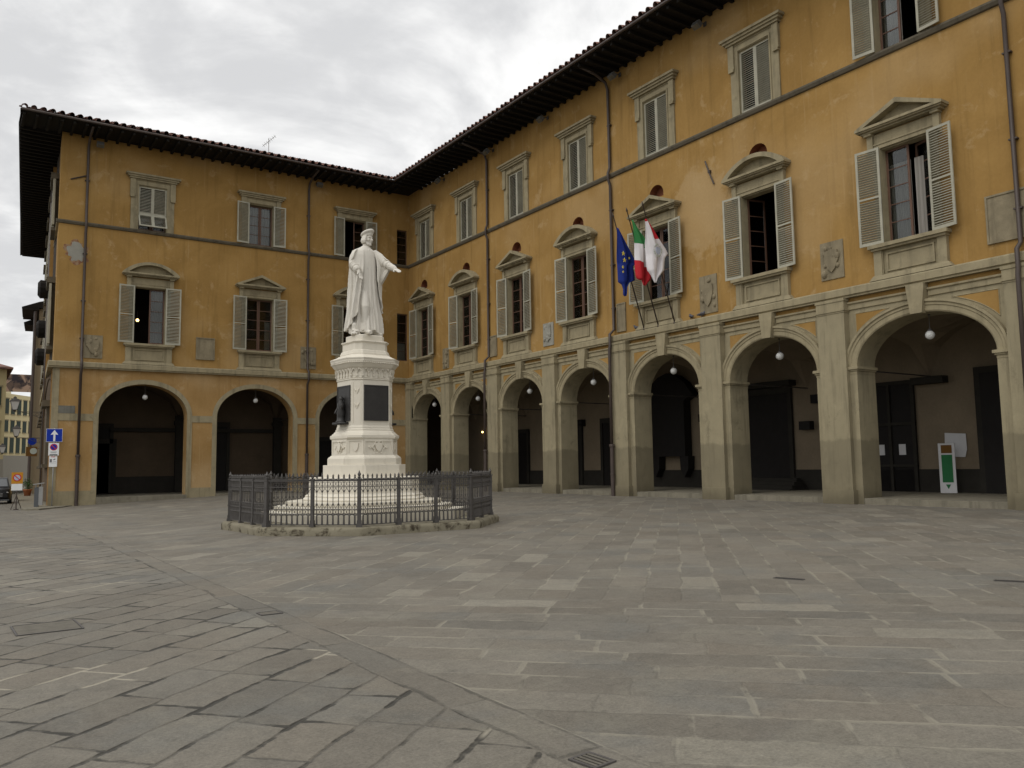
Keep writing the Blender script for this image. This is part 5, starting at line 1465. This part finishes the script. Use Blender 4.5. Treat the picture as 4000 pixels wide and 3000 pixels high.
house('tile_roofed_house', 'farthest house with a red tiled roof rising above the painted banner', 'house', (-27, 90, 0), R(-8), 6.0, 15.6, 8, 'cream_wall', [1.5, 3.5, 5.2], [(12.5, 1.4)], 0)
house('narrow_house', 'dark narrow house beyond the palace with a deep eave over the lane', 'house', (-20.95, 33.9, 0), R(-4), 9, 16.6, 5.6, 'brown_wall', [1, 3, 5, 7], [(5, 2), (9, 2)], 0, roof=False)
T = house('dark_fronted_house', 'second dark house beyond the palace, with a stepped lower eave', 'house', (-20.85, 40.0, 0), R(-4.5), 9, 15.6, 26.0, 'brown_wall', [1, 3, 5, 7], [(5, 2), (9, 2)], 0, roof=False)
m = MB(); m.box(-.9, 0, -.3, 4, 15.9, 16.15); m.prism([(-.95, 16.15), (9, 16.15), (9, 19), (0, 16.6)], -.3, 4); m.build('roof', 'eave', T)
for o in bpy.data.objects:
    if o.name.startswith('narrow_house'):
        m = MB(); m.box(-1.35, 0, -.3, 5.6, 16.4, 16.62); m.prism([(-1.4, 16.62), (9, 16.62), (9, 19.5), (0, 17.2)], -.32, 5.6); m.build('roof', 'eave', o)
        m = MB(); m.tube([(-.3, -.12, -.5), (-.3, -.12, 16.3)], .13, 8); m.build('downpipe', 'pipe', o); 
# painted banner stretched over the far end: soft dark and flesh-coloured blotches
MAT['banner'] = mat('painted_banner', lambda b, p, bs: b.mix(b.ss(b.noise(b.vmath('ADD', p, (0, 0, 4.4)), .75, 3, .5, .6), .50, .60), b.mix(b.ss(b.noise(p, 1.3, 3), .4, .6), (.035, .03, .035), (.13, .09, .07)), (.36, .25, .18)), .8, .2)
o = MB().box(-24.6, -18.75, 72.0, 72.12, 11.95, 14.25).build('painted_banner', 'banner'); tag(o, 'long dark painted banner with flesh-coloured blotches above the cream house', 'banner')
# hanging shop signs and a planter down the lane
T = thing('hanging_sign', 'round blue hanging sign on the dark lane wall', 'sign', (-21.35, 30, 4.2), 0, 'signs hanging in the lane')
m = MB(); m.prism([(.33*math.cos(2*math.pi*k/24), .33*math.sin(2*math.pi*k/24)) for k in range(24)], -.05, .05); m.build('sign_disc', 'sign_blue', T); m = MB(); m.tube([(0, .06, .2), (.9, .06, .35)], .03, 6); m.build('arm', 'iron', T)
T = thing('hanging_sign', 'brown square hanging sign with a pale disc, lower in the lane', 'sign', (-21.25, 30, 3.3), 0, 'signs hanging in the lane')
m = MB(); m.box(-.55, .3, -.05, .05, -.4, .42); m.build('sign_board', 'brown_sign', T); disc(T, 'sign_disc', 'crest_grey', .02, .05, .27, -.052); m = MB(); m.tube([(0, .06, .2), (.9, .06, .35)], .03, 6); m.build('arm', 'iron', T)
zp = gz(-21.75, 27)
T = thing('potted_shrub', 'small green shrub in a terracotta pot along the lane', 'potted plant', (-21.75, 27, zp), 0)
m = MB(); m.lathe([(.22, 0), (.30, .5), (.34, .52), (.34, .6), (.28, .6)], 0, 0, 14); m.build('pot', 'terracotta_pot', T, True)
m = MB(); rr = random.Random(2)
for i in range(240):
    d = Vector((rr.gauss(0, 1), rr.gauss(0, 1), rr.gauss(0, 1))).normalized()*rr.uniform(.1, .42); c = Vector((0, 0, 1.05))+Vector((d.x, d.y, d.z*1.3))
    e1 = Vector((rr.gauss(0, 1), rr.gauss(0, 1), rr.gauss(0, 1))).normalized(); e2 = e1.orthogonal().normalized()
    m.quad(tuple(c-e1*.07), tuple(c+e2*.03), tuple(c+e1*.07), tuple(c-e2*.03))
m.tube([(0, 0, .5), (0, 0, 1.0)], .03, 6); m.build('foliage', 'leaf', T)

# ------------------------------------------------------------------ parked car in the lane, nose towards the square
def build_car():
    z0 = gz(-24.7, 13); C = thing('parked_car', 'black car parked in the lane at the left edge with its nose to the square', 'car', (-24.62, 11.2, z0), R(-3))
    # stations along y (nose at 0): half width at sill, belt; heights
    st = [(0, .72, .70, .42, .78), (.12, .84, .80, .30, .92), (.5, .90, .84, .24, 1.02), (1.1, .92, .86, .24, 1.10), (1.9, .92, .86, .24, 1.14), (3.2, .92, .86, .24, 1.16), (4.1, .90, .82, .28, 1.14), (4.4, .82, .76, .4, 1.05)]
    m = MB()
    m.loft([[(-a, y, lo), (-a*1.02, y, (lo+hi)*.5), (-b, y, hi-.04), (-b*.85, y, hi), (b*.85, y, hi), (b, y, hi-.04), (a*1.02, y, (lo+hi)*.5), (a, y, lo)] for y, a, b, lo, hi in st])
    o = m.build('body', 'car_paint', C); smoothangle(o.data, 40); bevelled(o, .03)
    cab = [(1.15, .80, 1.08, .78, 1.10), (1.85, .78, 1.12, .66, 1.66), (2.3, .78, 1.12, .66, 1.74), (3.6, .78, 1.12, .66, 1.72), (4.25, .76, 1.10, .70, 1.2)]
    m = MB(); m.loft([[(-a, y, lo), (-b, y, hi), (b, y, hi), (a, y, lo)] for y, a, lo, b, hi in cab]); o = m.build('cabin', 'car_paint', C); smoothangle(o.data, 40)
    m = MB(); m.quad((-.70, 1.20, 1.145), (.70, 1.20, 1.145), (.60, 1.80, 1.63), (-.60, 1.80, 1.63)); 
    m.v = [(x, y-.015, z+.012) for x, y, z in m.v]; m.build('windscreen', 'chrome_glass', C)
    for s in (-1, 1):
        m = MB(); m.quad((s*.80, 1.5, 1.16), (s*.80, 3.9, 1.16), (s*.70, 3.5, 1.62), (s*.695, 2.0, 1.62)); m.v = [(x+s*.012, y, z) for x, y, z in m.v]; m.build('side_window', 'chrome_glass', C)
        for y in (.85, 3.5):
            m = MB(); ax = [(s*.93, y, .33), (s*.72, y, .33)]
            m.tube([(s*.95, y, .33), (s*.70, y, .33)], .33, 20); w_ = m.build('wheel', 'rubber', C)
            m = MB(); m.tube([(s*.957, y, .33), (s*.94, y, .33)], .2, 14); m.build('rim', 'grey_metal', w_)
        m = MB(); m.sphere((s*.62, .06, .74), .1, 12, 8, (1.5, .6, .75)); m.build('headlight', 'white_glass', C, True)
        m = MB(); m.sphere((s*.98, 1.55, 1.20), .09, 10, 8, (1.2, .7, .8)); m.build('mirror', 'car_paint', C, True)
    m = MB()
    for z in (.52, .60, .68): m.box(-.42, .42, -.03, .02, z, z+.03)
    m.build('grille', 'grey_metal', C)
    MB().box(-.26, .26, -.05, -.02, .38, .49).build('number_plate', 'sign_white', C)
    m = MB(); m.box(-.80, .80, .02, .2, .22, .32); m.build('bumper', 'plastic_grey', C)
MAT['chrome_glass'] = mat('car_glass', (.03, .035, .04), .06, .8)
build_car()

# ------------------------------------------------------------------ things under the right-hand arcade
T = thing('information_totem', 'slim white information stand with a green panel under the wide arch', 'information stand', (5.45, -35.72, .22), R(-66))
m = MB(); m.box(-.29, .29, -.05, .05, 0, 1.95); bevelled(m.build('frame', 'paper', T), .01)
m = MB(); m.box(-.19, .19, -.056, -.051, .42, 1.5); m.build('green_panel', 'totem_green', T)
m = MB(); m.box(-.19, .19, -.056, -.051, 1.56, 1.88); m.build('red_panel', 'brown_sign', T)
m = MB(); m.prism([(-.09, .34), (.09, .34), (0, .16)], -.056, -.051); m.build('arrow', 'totem_green', T)
o = MB().prism([(-.44, .03), (.36, 0), (.45, .3), (.43, .92), (-.40, .98)], -.015, 0).build('wall_notice', 'paper', None, False, (6.15, -35.72, 1.62), WB); tag(o, 'large pale paper notice on the arcade wall behind the information stand', 'notice')
for u, z, lb in ((32.55, 1.75, 'small white sheet taped on the left leaf of the dark glazed door'), (33.5, 1.75, 'small white sheet taped on the right leaf of the dark glazed door')):
    o = MB().box(-.15, .15, -.01, 0, 0, .45).build('paper_sheet', 'paper', None, False, (6.12, -u, z), WB); tag(o, lb, 'paper sheet', 'sheets on the glazed door')

# ------------------------------------------------------------------ covers and drains in the paving
def cover(name, label, x, y, wd, dp, ang, kind, mt='iron'):
    T = thing(name, label, 'drain cover', (x, y, gz(x, y)+.004), R(ang), 'covers in the paving')
    m = MB(); t = .018
    for a, b, c, d in ((-wd/2, wd/2, -dp/2, -dp/2+t), (-wd/2, wd/2, dp/2-t, dp/2), (-wd/2, -wd/2+t, -dp/2+t, dp/2-t), (wd/2-t, wd/2, -dp/2+t, dp/2-t)): m.box(a, b, c, d, -.003, .006)
    m.build('rim', mt, T)
    if kind == 'grate':
        m = MB(); m.box(-wd/2+t, wd/2-t, -dp/2+t, dp/2-t, -.003, .001); m.build('pit', 'void', T)
        m = MB(); n = 4
        for i in range(n): x0 = -wd/2+t+(wd-2*t)*(i+.3)/n; m.box(x0, x0+(wd-2*t)/n*.6, -dp/2+t, dp/2-t, .0015, .005)
        m.build('grate_bars', 'cover_plate', T)
    elif kind == 'plate': m = MB(); m.box(-wd/2+t+.004, wd/2-t-.004, -dp/2+t+.004, dp/2-t-.004, -.003, .003); m.build('plate', 'cover_plate', T)
    elif kind == 'slot': m = MB(); m.box(-wd/2+t, wd/2-t, -dp/2+t, dp/2-t, -.003, .002); m.build('pit', 'void', T)
cover('drain_grate', 'small barred drain grate at the bottom edge in the paving strip', -24.06, -49.68, .17, .20, 8, 'grate')
cover('manhole_cover', 'small dark square cover in the middle of the paving strip', -24.02, -44.05, .24, .20, 0, 'plate')
cover('manhole_cover', 'metal-framed stone manhole cover near the left edge', -26.12, -43.42, .60, .62, 2, 'plate')
cover('drain_slot', 'short dark drain slot in the middle of the right paving', -17.54, -45.92, .40, .10, -70, 'slot')
cover('drain_slot', 'longer dark drain slot at the right edge of the paving', -15.55, -47.95, .60, .11, -62, 'slot')
# lamps burning inside three of the rooms
def emit(name, col, st):
    m = bpy.data.materials.new(name); m.use_nodes = True; bs = m.node_tree.nodes['Principled BSDF']
    bs.inputs['Emission Color'].default_value = (*col, 1); bs.inputs['Emission Strength'].default_value = st; MAT[name] = m
emit('warm_bulb', (1, .62, .22), 6.0); emit('yellow_bulb', (1, .85, .15), 3.0)
for x, y, z, r_, mt, lb in ((-17.95, 1.2, 10.75, .09, 'warm_bulb', 'glowing warm lamp seen through the open window nearest the lane'), (-.60, 1.0, 10.25, .05, 'warm_bulb', 'two-bulb lamp glowing behind the lower slot window'), (1.2, -38.35, 18.35, .10, 'yellow_bulb', 'yellow lamp glowing in the upper window at the top edge'), (6.0, -.3, 4.04, .07, 'warm_bulb', 'tiny yellow light deep under the second grey arch')):
    T = thing('room_lamp', lb, 'lamp', (x, y, z)); m = MB(); m.sphere((0, 0, 0), r_, 12, 8); m.build('bulb', mt, T, True); m = MB(); m.tube([(0, 0, r_*.9), (0, 0, r_+.5)], .012, 6); m.build('flex', 'iron', T)
